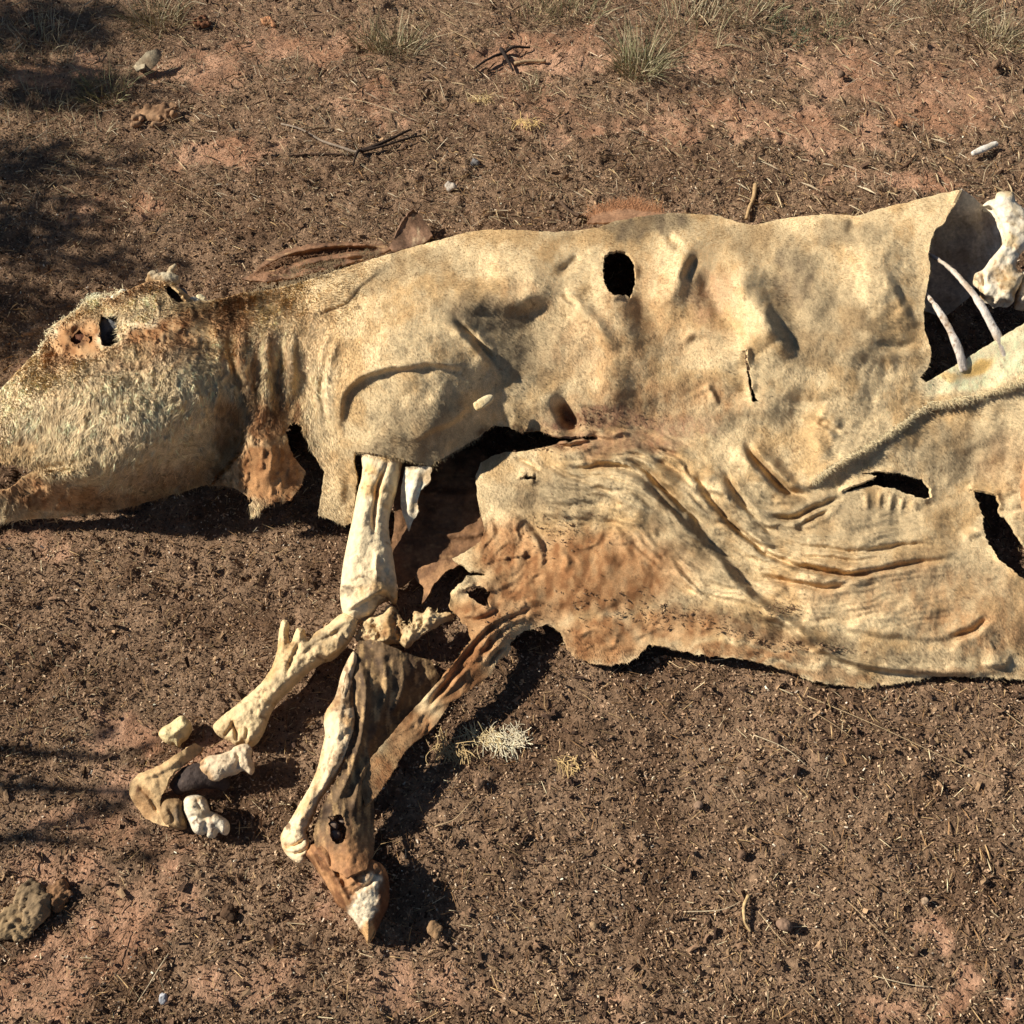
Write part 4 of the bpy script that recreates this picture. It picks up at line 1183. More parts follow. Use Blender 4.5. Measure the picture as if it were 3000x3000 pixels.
sheet('shin_skin', [(677, 1210), (700, 1206), (725, 1214), (765, 1232), (813, 1247), (830, 1275), (812, 1310), (794, 1340), (750, 1385), (710, 1418), (700, 1465), (706, 1507), (706, 1555), (706, 1610), (690, 1640), (655, 1655), (625, 1640), (604, 1620), (596, 1600), (591, 1575), (600, 1540),
                    (626, 1489), (650, 1438), (658, 1386), (650, 1342), (646, 1300), (655, 1260), (668, 1232)],
      [(677, 1210, 6), (740, 1220, 6), (813, 1247, 3), (830, 1280, 2), (720, 1290, 6.6), (680, 1300, 7.4), (780, 1330, 2.6), (720, 1370, 4.2), (668, 1370, 7), (655, 1440, 6.6), (700, 1430, 4.4), (640, 1500, 6.2), (668, 1510, 6), (704, 1520, 2), (606, 1570, 5.4), (664, 1590, 7.0), (702, 1600, 4.4), (612, 1612, 6.4), (655, 1640, 8.6), (690, 1636, 8.0)],
      leg_skin, M_SKIN, carcass, 3., 2.4, 812,
      holes=[[(620, 1542), (634, 1536), (650, 1540), (655, 1560), (650, 1586), (634, 1592), (622, 1578)]],
      ridges=[([(676, 1240), (690, 1300), (684, 1380), (660, 1460), (625, 1530)], .9, 6), ([(720, 1230), (730, 1300), (710, 1370)], .6, 7), ([(668, 1260), (668, 1340), (676, 1400)], -.7, 5), ([(760, 1240), (760, 1300), (730, 1360)], .5, 7), ([(706, 1420), (680, 1470), (668, 1540)], .8, 7)], rough=.5)
for i, (x, y, h, s) in enumerate([(628, 1558, 4.6, 1.0), (633, 1576, 4.2, 1.1), (646, 1548, 4.2, .7)]):
    fuse('sesamoid_bone', [('ball', x, y, h, s, s * .8, s * .8, 30)], .0016, bone_col((150, 130, 112), (110, 86, 66), (60, 45, 35), .1, 21 + i), M_BONE, carcass, None, .0008, 120, 20 + i, 1)
# pale inner skin hanging beside the forearm bone and the dark far side of the chest
sheet('armpit_skin', [(765, 882), (790, 878), (815, 882), (812, 905), (795, 925), (786, 945), (790, 965), (778, 985), (770, 1003), (764, 980), (756, 955), (757, 920)],
      [(765, 882, 11.6), (815, 882, 12.2), (790, 930, 10.5), (757, 950, 8.6), (770, 1000, 6.5), (790, 965, 8.6)], skin_col((236, 220, 186), (218, 186, 140), None, 0, 821), M_SKIN, carcass, 3., 2.2, 822, .005, ridges=[([(790, 885), (775, 940), (768, 990)], .8, 9)])
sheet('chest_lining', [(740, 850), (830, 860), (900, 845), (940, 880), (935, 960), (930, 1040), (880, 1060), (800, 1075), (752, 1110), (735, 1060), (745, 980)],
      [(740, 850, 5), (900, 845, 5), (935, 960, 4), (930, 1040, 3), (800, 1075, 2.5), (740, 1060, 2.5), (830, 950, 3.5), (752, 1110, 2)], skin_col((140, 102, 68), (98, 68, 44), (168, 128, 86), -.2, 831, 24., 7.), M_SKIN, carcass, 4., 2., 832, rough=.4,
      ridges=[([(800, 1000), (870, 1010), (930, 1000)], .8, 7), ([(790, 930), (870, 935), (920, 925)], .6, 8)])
sheet('sinew_strip', [(790, 1072), (815, 1062), (850, 1056), (868, 1066), (840, 1078), (820, 1100), (805, 1130), (795, 1140), (800, 1110), (782, 1090)], [(790, 1072, 5), (860, 1060, 6), (800, 1135, 4), (820, 1085, 5.5)], skin_col((170, 126, 84), (120, 84, 54), None, 0, 841), M_SKIN, carcass, 3., 2., 842)

# torn skin behind the neck and the back
sheet('mane_strip', [(455, 526), (478, 515), (500, 490), (540, 470), (590, 459), (640, 457), (690, 460), (728, 462), (738, 470), (712, 482), (660, 496), (600, 512), (560, 522), (500, 532)], [(455, 526, 1.5), (540, 470, 3.5), (640, 457, 4), (730, 464, 5), (560, 522, 4), (660, 496, 6), (600, 485, 5)],
      skin_col((140, 102, 72), (92, 66, 46), (186, 150, 106), -.28, 851, 26., 5.), M_SKIN, carcass, 2.6, 2.6, 852, ridges=[([(470, 518), (510, 494), (560, 474), (640, 462), (720, 464)], 1.6, 5), ([(500, 512), (560, 490), (640, 474), (720, 470)], -1.4, 5), ([(540, 506), (620, 488), (700, 478)], 1.2, 5)], rough=.5)
tufts('mane', carcass, [(480, 516), (520, 494), (580, 474), (650, 464), (720, 466)], 4.6, 700, 30, .006, .016, lin(134, 100, 72), 854, .0006, .8, 6, 0)
tufts('mane', carcass, [(540, 518), (600, 502), (680, 484), (716, 478)], 6, 420, 260, .006, .015, lin(122, 102, 74), 853, .0007, .8, 5, 0)
sheet('back_scrap', [(733, 468), (745, 445), (757, 420), (770, 402), (780, 395), (792, 405), (806, 425), (816, 445), (800, 458), (770, 468), (750, 474)], [(733, 468, 5), (775, 398, 4.5), (816, 445, 3), (770, 440, 3.5), (750, 474, 6)],
      skin_col((150, 114, 86), (106, 78, 56), (206, 176, 136), -.3, 861), M_SKIN, carcass, 3., 1.8, 862, lips=[([(740, 460), (758, 420), (778, 396), (795, 408)], .8, 4, 8)])
tufts('red_hair', carcass, [(1120, 408), (1150, 398), (1190, 388), (1225, 398), (1248, 404)], 3, 1500, 265, .006, .024, lin(176, 126, 88), 871, .0007, .8, 7, 0)
sheet('back_scrap', [(1108, 420), (1120, 402), (1160, 388), (1195, 384), (1230, 394), (1255, 402), (1240, 412), (1180, 420)], [(1108, 420, 4), (1195, 378, 1.5), (1255, 400, 3), (1170, 405, 4)], skin_col((168, 126, 92), (134, 98, 70), None, 0, 881), M_SKIN, carcass, 3.5, 3., 882)

# ------------------------------------------------------------------ skull fittings
fuse('horn_core', [('loft', [(282, 534, 14.6, 1.2, 1.2), (300, 528, 15.2, 1.3, 1.2), (320, 526, 15.4, 1.3, 1.3), (336, 530, 15.0, .9, 1.1)]), ('loft', [(318, 516, 15.6, .5, .6), (326, 506, 16.6, .6, .6), (332, 500, 17, .4, .4)]), ('ball', 290, 520, 15.6, 1.1, .9, 1.1)], .0014, bone_col((200, 184, 150), (160, 124, 80), (70, 50, 34), .2, 31), M_BONE, parts['head'], None, .0026, 120, 31, 1)
for x, y, h in [(205, 622, 13.6), (330, 558, 13.0)]:
    fuse('skull_bone', [('ball', x, y, h, 2.6, 3.8 if x < 300 else 2.2, 1.2)], .002, bone_col((112, 112, 112), (84, 82, 80), (60, 54, 50), 0, 32), M_BONE, parts['head'], None, .0006, 60, 32)
fuse('eye_socket', [('ball', 148, 640, 12.4, 2.6, 2.2, 1.2)], .002, bone_col((112, 66, 40), (84, 46, 28), (40, 24, 16), .2, 33), M_SKIN, parts['head'], None, .002, 120, 33, 1)
for i, (x, y, h) in enumerate([(366, 566, 15.2), (378, 562, 14.6), (386, 570, 14.2), (216, 562, 13), (232, 552, 13.4)]):
    fuse('wool_clump', [('ball', x, y, h, .9, .7, .7, i * 40), ('ball', x + 6, y + 3, h, .6, .6, .5)], .0015, bone_col((240, 230, 200), (222, 204, 160), (180, 150, 100), 0, 40 + i), M_BONE, parts['head'], None, .002, 200, 40 + i, 1)

# ------------------------------------------------------------------ open chest at the right: ribs, backbone, far wall
for i, st in enumerate([[(1750, 478, 20, .35, .3), (1785, 500, 22.5, .4, .35), (1812, 526, 23.6, .55, .4), (1842, 562, 23.6, .75, .4), (1866, 602, 22.6, .85, .45), (1886, 645, 20.6, .95, .5), (1900, 690, 18, .95, .5)],
                        [(1738, 545, 19.6, .3, .3), (1758, 568, 21.6, .4, .35), (1775, 592, 22.2, .65, .4), (1796, 630, 21.6, .75, .42), (1811, 668, 20, .85, .45), (1818, 700, 18, .85, .45)]]):
    fuse('rib', [('loft', st)], .0014, bone_col((216, 202, 184), (184, 162, 136), (120, 92, 66), .05, 61 + i), M_BONE, carcass, None, .0016, 70, 61 + i, 2)
sheet('far_chest_wall', [(1800, 385), (1815, 358), (1838, 374), (1860, 392), (1884, 412), (1892, 445), (1886, 475), (1866, 500), (1846, 530), (1830, 560), (1780, 600), (1730, 580), (1730, 480), (1770, 420)],
      [(1800, 385, 20), (1815, 358, 24), (1852, 392, 18), (1858, 440, 14), (1886, 430, 12), (1886, 475, 11), (1856, 490, 11), (1842, 530, 9), (1810, 450, 11), (1780, 600, 3), (1730, 580, 3), (1730, 480, 7), (1770, 420, 14)], skin_col((206, 192, 170), (176, 158, 134), None, 0, 891), M_SKIN, carcass, 4., 1.2, 892, rough=.15)
VC = bone_col((236, 220, 190), (214, 186, 140), (140, 104, 66), .05, 71)
VS = stain_shade(VC, [(1920, 500, 10, 20, .5), (1850, 525, 6, 24, .5), (1915, 560, 8, 20, .5), (1890, 520, 30, 20, .3)], (196, 146, 84), 541, .6)
relief('vertebra', R8((770, 280), (820, 240), (870, 225), (885, 180), (940, 165), (1000, 170), (1030, 200), (1040, 250), (1104, 310), (1160, 400), (1150, 560), (1104, 640), (1060, 700), (1040, 770), (1060, 820), (1104, 840), (1060, 950), (1030, 1000), (1018, 1065), (930, 1060), (880, 1085), (850, 1040), (770, 1020), (755, 950), (740, 910), (705, 870), (710, 830), (770, 800), (830, 720), (890, 650), (935, 590), (945, 540), (930, 470), (900, 400), (865, 335), (830, 300), (790, 295)),
       [(1858, 388, 18), (1905, 365, 19), (1900, 440, 18), (1890, 500, 17), (1850, 525, 16.6), (1890, 565, 15.5), (1930, 420, 18)], 1.5, VS, M_BONE, carcass, None, 2.8, .7, 542,
       ridges=[(R8((900, 360), (980, 350), (1080, 360)), .5, 8), (R8((770, 810), (780, 900), (765, 980)), -.8, 3.4), (R8((960, 330), (970, 520), (900, 700)), .4, 12), (R8((800, 850), (900, 870), (1000, 860)), -.5, 8), (R8((890, 900), (960, 940), (1010, 1000)), .5, 8)], rough=.16)
relief('vertebra', R8((1072, 850), (1110, 805), (1180, 820), (1250, 900), (1240, 1060), (1180, 1090), (1104, 1090), (1042, 1070), (1045, 1010), (1070, 950)), [(1920, 540, 15), (1950, 520, 15), (1940, 575, 14)], 2.0, VS, M_BONE, carcass, None, 2.8, .7, 543, ridges=[(R8((1090, 900), (1120, 960), (1100, 1050)), -.5, 7)], rough=.16)
sheet('thigh_skin', [(1912, 800), (1925, 780), (2000, 770), (2000, 980), (1932, 965), (1915, 930), (1908, 870)], [(1912, 800, 9), (1908, 880, 9), (2000, 770, 13), (2000, 900, 13), (1915, 935, 8), (1950, 870, 12)], skin_col((196, 152, 108), (170, 124, 82), None, 0, 901), M_SKIN, carcass, 4., 1.2, 902)

# ------------------------------------------------------------------ loose bones and other things lying about


def gbase(px, py):
    p = W(px, py, 0)
    return (float(p[0]), float(p[1]), float(ground_h(p[0], p[1])))


def loose(name, pieces, voxel, colf, mat, label, cat, group=None, rough=.0015, rs=70., seed=1, smooth=2):
    b = gbase(pieces[0][1] if pieces[0][0] == 'ball' else pieces[0][1][0][0], pieces[0][2] if pieces[0][0] == 'ball' else pieces[0][1][0][1])
    return tag(fuse(name, pieces, voxel, colf, mat, None, b, rough, rs, seed, smooth), label, cat, group)


def lrelief(name, outline, ctrl, R, colf, label, cat, seed, mat=M_BONE, **k):
    o = np.array(outline).mean(0)
    return tag(relief(name, outline, ctrl, R, colf, mat, None, gbase(*o), 2.2, .7, seed, **k), label, cat)


lrelief('knuckle_bone', R5((288, 612), (310, 580), (350, 560), (400, 522), (430, 530), (456, 560), (452, 592), (430, 632), (402, 652), (388, 678), (370, 665), (330, 662), (303, 642)), [(305, 1390, 1.6), (350, 1360, 2.0), (335, 1400, 1.6)], 2.0, stain_shade(bone_col((226, 202, 148), (206, 172, 114), (150, 112, 66), 0, 91), [(324, 1392, 6, 4, .7)], (130, 96, 60), 551),
        'cream knuckle bone lying alone beside the end of the left shin bone', 'bone', 552, ridges=[(R5((330, 600), (380, 580), (420, 560)), -.3, 6), (R5((380, 640), (400, 600)), -.35, 4)], rough=.2)
# the cracked hoof shell with bones in it
tag(sheet('hoof_shell', [(244, 1478), (262, 1460), (300, 1445), (340, 1418), (368, 1402), (384, 1410), (372, 1425), (350, 1440), (330, 1455), (318, 1470), (312, 1490), (305, 1500), (302, 1520), (312, 1540), (318, 1560), (300, 1556), (275, 1545), (256, 1522), (244, 1500)],
          [(244, 1478, 3.5), (300, 1445, 4.6), (368, 1402, 3), (384, 1412, 2), (330, 1455, 5), (305, 1500, 4.4), (262, 1500, 4), (318, 1560, 2.5), (275, 1545, 1.4), (256, 1522, 1.6), (290, 1480, 5.2)], skin_col((204, 168, 118), (170, 130, 86), (120, 84, 54), -.3, 911), M_SKIN, None, 2.6, 1.8, 912, .007,
          ridges=[([(256, 1480), (280, 1500), (300, 1535)], -.7, 5), ([(262, 1468), (300, 1456), (350, 1425)], .6, 6)], rough=.4, base=gbase(280, 1500)), 'cracked tan hoof shell curled open on the red soil', 'hoof')
lrelief('knuckle_bone', R5((418, 962), (440, 936), (490, 930), (530, 945), (545, 985), (552, 1010), (600, 1030), (642, 1060), (650, 1100), (622, 1132), (592, 1112), (572, 1142), (542, 1146), (530, 1120), (500, 1130), (470, 1120), (450, 1080), (430, 1040), (414, 1000)), [(360, 1510, 3.2), (385, 1505, 3.4), (380, 1570, 1.8), (425, 1560, 1.8)], 2.0, stain_shade(bone_col((232, 216, 186), (212, 186, 146), (140, 104, 70), .05, 92), [(372, 1552, 8, 4, .7), (398, 1560, 6, 10, .6)], (150, 112, 80), 561),
        'white knuckle bone standing at the right of the cracked hoof shell', 'bone', 562, ridges=[(R5((480, 935), (500, 990), (540, 1010)), -.5, 4), (R5((430, 1050), (480, 1040), (560, 1060)), -.5, 4), (R5((520, 1120), (530, 1060)), -.5, 4)], rough=.2)
lrelief('toe_bone', R5((293, 992), (320, 950), (370, 945), (412, 960), (420, 1010), (430, 1060), (425, 1096), (390, 1102), (350, 1096), (318, 1090), (300, 1042)), [(310, 1520, 2.6), (345, 1515, 2.8), (340, 1560, 1.6)], 1.8, stain_shade(bone_col((190, 158, 112), (150, 118, 80), (90, 66, 44), .1, 93), [(338, 1535, 14, 16, .8)], (84, 72, 60), 571),
        'brownish toe bone sitting between the hoof shell and the white knuckle bone', 'bone', 572, ridges=[(R5((330, 980), (360, 1030), (370, 1090)), -.5, 5)], rough=.2)
lrelief('pastern_bone', R5((488, 790), (505, 760), (540, 730), (600, 720), (660, 700), (680, 680), (740, 665), (770, 690), (765, 730), (782, 790), (760, 822), (720, 800), (680, 820), (630, 830), (600, 858), (550, 862), (515, 842), (498, 815)), [(375, 1450, 3.2), (420, 1430, 3.6), (475, 1410, 3.4), (475, 1455, 3.0)], 1.3, bone_col((224, 198, 160), (196, 154, 108), (110, 78, 52), .1, 94),
        'short pale pastern bone lying across the top of the hoof shell', 'bone', 582, ridges=[(R5((560, 800), (640, 780), (720, 740)), .4, 7), (R5((680, 690), (700, 740), (690, 810)), -.5, 4)], rough=.2)
loose('dark_tissue', [('loft', [(330, 1490, 2.2, 1.2, 1), (350, 1472, 3.0, 2.0, 1.4), (380, 1464, 3.0, 2.0, 1.4), (410, 1470, 2.2, 1.6, 1.2), (430, 1482, 1.2, 1.0, .8)])], .002, bone_col((70, 56, 48), (52, 42, 36), (96, 78, 62), 0, 95), M_SKIN, 'dark dried tissue inside the cracked hoof shell', 'tissue', None, .003, 60, 95)
loose('rib_fragment', [('loft', [(1834, 290, .9, .6, .5), (1846, 285, 1.0, .85, .6), (1858, 280, 1.0, .9, .6), (1872, 274, .9, .8, .55), (1880, 271, .8, .6, .5)])], .0015, bone_col((228, 218, 200), (204, 188, 160), (150, 124, 94), .05, 96), M_BONE, 'short white rib fragment lying alone at the upper right', 'bone', None, .0016, 70, 96)
loose('bone_chip', [('ball', 910, 766, 0, 1, 1, 1)] and [('loft', [(896, 768, 18.6, .9, .5), (908, 762, 18.9, 1.0, .6), (922, 752, 18.9, .8, .5), (930, 748, 18.8, .4, .3)])], .0014, bone_col((236, 216, 170), (214, 182, 126), (150, 110, 70), 0, 97), M_BONE, 'small cream bone chip lying on the hide below the shoulder', 'bone', None, .001, 90, 97)

# stones and clods
STONES = [('stone', 850, 351, 1.7, (184, 170, 152), 'pale stone with a sharp shadow above the shoulder of the carcass'), ('stone', 896, 306, 1.3, (120, 116, 112), 'grey stone just right of the dark twig'), ('pebble', 308, 1885, 1.1, (212, 210, 210), 'whitish pebble near the bottom left corner'),
          ('clod', 60, 1705, 4.2, (158, 132, 98), 'large tan clod of dry dung at the lower left'), ('clod', 24, 1738, 3.6, (166, 138, 100), 'yellowish clod at the left edge below the large tan one'), ('clod', 110, 1690, 2.6, (140, 104, 72), 'small brown clod right of the large tan one'),
          ('stone', 1480, 1745, 1.5, (142, 114, 92), 'brown stone on the open ground at the lower right'), ('stone', 905, 1478, 1.3, (130, 102, 78), 'small brown stone under the pale hair tuft'), ('pebble', 1318, 1520, 1.0, (150, 122, 98), 'round pebble in the middle of the open ground'),
          ('stone', 1400, 1612, 1.0, (126, 98, 76), 'small stone below the centre of the open ground'), ('clod', 1695, 232, 1.3, (178, 124, 84), 'reddish clod on the red soil at the upper right'),
          ('stone', 1588, 140, 1.2, (120, 96, 76), 'brown stone between the grass tufts at the upper right'), ('clod', 432, 1722, 1.7, (96, 72, 52), 'dark clod left of the hoof tip'), ('stone', 1880, 120, 1.5, (130, 102, 78), 'brown stone near the tuft at the top right corner'),
          ('clod', 820, 1755, 1.5, (150, 118, 84), 'small tan clod at the end of the hoof shadow'), ('clod', 505, 40, 2.2, (196, 140, 98), 'reddish clod near the top edge left of centre'), ('clod', 380, 40, 2.4, (120, 80, 54), 'dark red clod beside a hollow at the top left'),
          ('pebble', 1120, 1745, .9, (172, 140, 104), 'tan pebble right of the hoof shadow'), ('pebble', 1745, 1700, .8, (190, 160, 128), 'light pebble above the red patch at the lower right')]
for i, (nm, x, y, r0, c, lb) in enumerate(STONES):
    r = np.random.default_rng(950 + i)
    r0 *= .8 if nm != 'clod' else .9
    fl = .55 if nm == 'clod' else 1
    pc = [('ball', x, y, r0 * .3 * fl, r0, r0 * r.uniform(.6, .85), r0 * .7 * fl, r.uniform(0, 180))]
    for k in range(3 if nm != 'pebble' else 1):
        pc.append(('ball', x + r.uniform(-.5, .5) * r0 * 10, y + r.uniform(-.4, .4) * r0 * 10, r0 * r.uniform(.2, .6) * fl, r0 * r.uniform(.4, .7), r0 * r.uniform(.4, .7), r0 * r.uniform(.35, .6) * fl, r.uniform(0, 180)))
    loose(nm, pc, max(.0014, r0 * .0007), bone_col(c, tuple(int(v * .8) for v in c), tuple(int(v * .55) for v in c), .1, 960 + i), M_STONE, lb, nm, 'loose stones and clods', min(.0065, r0 * .003), 130, 970 + i, 0)


def stick(name, line, r0, r1, colr, label, cat, group, lift=.4, seed=1, sides=None, mat=M_WOOD, bend=0):
    """a thin stem following the ground along a surveyed line"""
    p = smooth_poly(line, n=6)
    q = W(p[:, 0], p[:, 1], 0)
    r = np.random.default_rng(seed)
    q[:, 2] = ground_h(q[:, 0], q[:, 1])
    k = np.ones(5) / 5
    q[:, 2] = np.convolve(np.pad(q[:, 2], 2, 'edge'), k, 'valid') + lift / 100 + np.sin(np.linspace(0, math.pi, len(q))) * bend / 100
    ns = 7
    rad = np.linspace(r0, r1, len(q)) / 100 * (1 + .18 * fbm(np.arange(len(q)) * .7, np.zeros(len(q)), 2, seed))
    t = np.gradient(q, axis=0)
    t /= np.linalg.norm(t, axis=1)[:, None]
    sd_ = np.cross(t, [0, 0, 1.])
    sd_ /= np.linalg.norm(sd_, axis=1)[:, None]
    up = np.cross(sd_, t)
    a = np.linspace(0, 2 * math.pi, ns, endpoint=False)
    V = (q[:, None] + sd_[:, None] * (np.cos(a)[None, :, None] * rad[:, None, None]) + up[:, None] * (np.sin(a)[None, :, None] * rad[:, None, None])).reshape(-1, 3)
    m = len(q)
    i, j = np.meshgrid(np.arange(m - 1), np.arange(ns), indexing='ij')
    k2 = (j + 1) % ns
    F = np.vstack([np.stack([i * ns + j, (i + 1) * ns + k2, i * ns + k2], -1).reshape(-1, 3), np.stack([i * ns + j, (i + 1) * ns + j, (i + 1) * ns + k2], -1).reshape(-1, 3)])
    F = np.vstack([F, [(0, x, x + 1) for x in range(1, ns - 1)], [((m - 1) * ns, (m - 1) * ns + x + 1, (m - 1) * ns + x) for x in range(1, ns - 1)]])
    C = lin(*colr) * (1 + .3 * fbm(V[:, 0] * 200, V[:, 1] * 200, 2, seed))[:, None]
    return V, F, np.clip(C, .01, .9)


def stick_thing(name, lines, r0, r1, colr, label, cat, group=None, lift=.4, seed=1, bend=0, mat=M_WOOD):
    """first line = main stem, others = side shoots (parts)"""
    b = gbase(*lines[0][0])
    V, F, C = stick(name, lines[0], r0, r1, colr, label, cat, group, lift, seed, bend=bend)
    if len(lines) == 1:
        return tag(put(name, tri_mesh(name, V, F, C), mat, None, b), label, cat, group)
    e = tag(empty(name, b), label, cat, group)
    put('stem', tri_mesh('stem', V, F, C), mat, e)
    for i, l in enumerate(lines[1:]):
        V, F, C = stick(name, l, r0 * .7, r1 * .8, colr, label, cat, group, lift, seed + i + 1, bend=bend)
        put('side_shoot', tri_mesh('side_shoot', V, F, C), mat, e)
    return e


stick_thing('twig', [[(682, 292), (715, 284), (745, 270), (776, 252)], [(682, 292), (720, 288), (765, 276), (804, 262)], [(682, 292), (675, 305), (668, 322)]], .55, .25, (58, 46, 38), 'dark forked twig on the ground above the neck', 'twig', None, .9, 1001, .8)
stick_thing('twig', [[(532, 238), (575, 252), (620, 275), (660, 288), (684, 292)]], .22, .4, (156, 138, 118), 'thin grey twig ending at the dark forked twig', 'twig', None, .6, 1002)
stick_thing('twig', [[(545, 296), (600, 295), (668, 296)]], .2, .3, (72, 54, 42), 'thin dark twig running left from the forked twig', 'twig', None, .4, 1003)
stick_thing('twig', [[(945, 102), (955, 118), (968, 138)], [(950, 108), (975, 100), (1000, 96)], [(950, 108), (925, 122), (895, 140)]], .6, .3, (54, 44, 38), 'short black branched twig near the top centre', 'twig', None, 1.0, 1004, .6)
stick_thing('stick', [[(970, 124), (1000, 121), (1030, 121)]], .5, .4, (176, 146, 110), 'pale tan stick beside the black branched twig', 'stick', None, .7, 1005)
stick_thing('stick', [[(1424, 352), (1422, 372), (1414, 392), (1408, 412)]], .55, .4, (178, 146, 104), 'tan curved stick standing just behind the back of the carcass', 'stick', None, .9, 1006)
stick_thing('root', [[(1412, 1690), (1402, 1712), (1404, 1738), (1416, 1758)]], .3, .2, (196, 164, 116), 'curved pale rootlet on the open ground at the lower right', 'root', None, .6, 1007, .4)
stick_thing('twig', [[(1058, 388), (1072, 400), (1100, 412), (1118, 412)]], .4, .3, (96, 76, 60), 'bent brown twig touching the red hair behind the back', 'twig', None, .8, 1008)
stick_thing('twig', [[(1700, 312), (1712, 306), (1722, 298), (1730, 286)]], .25, .2, (88, 64, 48), 'tiny dark twig on the red patch above the chest opening', 'twig', None, .5, 1009)
STRAW = [([(1520, 1318), (1640, 1370), (1760, 1425), (1880, 1476)], 'very long thin straw stem below the right end of the hide'), ([(1500, 1330), (1560, 1368), (1610, 1400)], 'straw stem left of the very long one'), ([(1420, 1390), (1480, 1420), (1520, 1450)], 'dull straw stem under the belly edge'),
         ([(1870, 1330), (1932, 1375), (1960, 1392)], 'straw stem at the right edge below the hide'), ([(1600, 1700), (1660, 1760), (1720, 1810)], 'straw stem left of the red patch at the lower right'), ([(1650, 1840), (1710, 1856), (1760, 1862)], 'curved straw above the bottom edge at the right'),
         ([(1430, 1720), (1460, 1760), (1490, 1790)], 'straw stem beside the curved rootlet'), ([(1040, 1850), (1060, 1890), (1070, 1925)], 'straw at the bottom centre'), ([(1290, 1720), (1360, 1718), (1400, 1700)], 'straw lying crossways left of the rootlet'), ([(0, 1178), (18, 1186), (30, 1198)], 'yellow straw at the left edge under the head'),
         ([(1180, 195), (1230, 230), (1280, 262)], 'long pale straw above the hole in the hide'), ([(640, 190), (700, 205), (800, 240)], 'pale straw above the grey twig'), ([(850, 60), (880, 80), (900, 92)], 'pale straw by the tuft at the top'), ([(490, 525), (560, 555), (600, 575)][:0] or [(330, 350), (380, 380), (410, 400)], 'straw stem on the ground above the head'),
         ([(1880, 300), (1860, 320), (1856, 340)], 'curled straw below the white rib fragment'), ([(820, 1560), (860, 1545), (900, 1500)], 'straw right of the shin skin'), ([(240, 1760), (200, 1830), (160, 1900)], 'long dark straw on the red soil at the lower left'), ([(320, 1800), (290, 1850), (262, 1890)], 'brown straw beside the lower left red patch'),
         ([(1480, 1310), (1430, 1330), (1390, 1352)][:0] or [(1262, 1248), (1285, 1264), (1310, 1252)], 'fine straw sticking out of the shadow under the hide')]
for i, (l, lb) in enumerate(STRAW):
    stick_thing('straw_stem', [l], .08, .06, [(190, 162, 122), (172, 144, 108), (204, 182, 146)][i % 3] if 'dark' not in lb else (92, 70, 52), lb, 'straw', 'straw stems on the ground', .7, 1020 + i, .5)


# pale hair shed on the soil
def hairball(x, y, n, rad, c, label, seed, lmin=.008, lmax=.026):
    r = np.random.default_rng(seed)
    b = gbase(x, y)
    Vs, Fs, Cs, o = [], [], [], 0
    for i in range(n):
        a = r.normal(-1.1, .75) + (math.pi if r.uniform() < .3 else 0)
        kx, ky = [(0, 0), (1.1, .5), (-1.2, .3), (.6, -.9), (-.5, -1.), (1.6, -.5), (-1.8, -.2)][r.integers(0, 7)]
        c0 = np.array(b) + np.array([kx * rad + r.normal(0, rad * .28), ky * rad * .8 + r.normal(0, rad * .25), .004 + abs(r.normal(0, .003))])
        d = np.array([math.cos(a), math.sin(a), r.normal(0, .25)])
        L = r.uniform(lmin, lmax)
        k = r.normal(0, .5, 3)
        pts = [c0 + d * L * t + k * L * t * (t - 1) * .8 for t in np.linspace(0, 1, 5)]
        s = np.cross(d, [0, 0, 1.])
        s = s / np.linalg.norm(s) * .0005
        V = np.array([q for p in pts for q in (p - s, p + s)])
        V[:, 2] = np.maximum(V[:, 2], ground_h(V[:, 0], V[:, 1]) + .002)
        F = [(2 * j, 2 * j + 1, 2 * j + 3) for j in range(4)] + [(2 * j, 2 * j + 3, 2 * j + 2) for j in range(4)]
        Vs.append(V)
        Fs.append(np.array(F) + o)
        Cs.append(np.tile(lin(*c) * r.uniform(.7, 1.25), (len(V), 1)))
        o += len(V)
    return tag(put('hair_tuft', tri_mesh('hair_tuft', np.vstack(Vs), np.vstack(Fs), np.clip(np.vstack(Cs), .02, .9)), M_HAIR, None, b), label, 'hair', 'hair tufts shed on the soil')


hairball(955, 1392, 240, .016, (232, 216, 180), 'large cream hair tuft on the soil right of the legs', 1101)
hairball(912, 1388, 110, .014, (214, 190, 140), 'thin hair tuft left of the large cream one', 1102)
hairball(850, 1408, 110, .012, (196, 166, 116), 'small hair tuft at the edge of the strap shadow', 1103, .01, .03)
hairball(1072, 1440, 60, .008, (214, 180, 122), 'tiny yellowish hair tuft below the large cream one', 1104, .008, .02)
hairball(995, 240, 70, .014, (226, 190, 124), 'yellow shred of hide on the ground above the back', 1105, .01, .028)
hairball(905, 192, 60, .012, (216, 186, 128), 'small yellow shred on the ground above the twig', 1106, .01, .026)


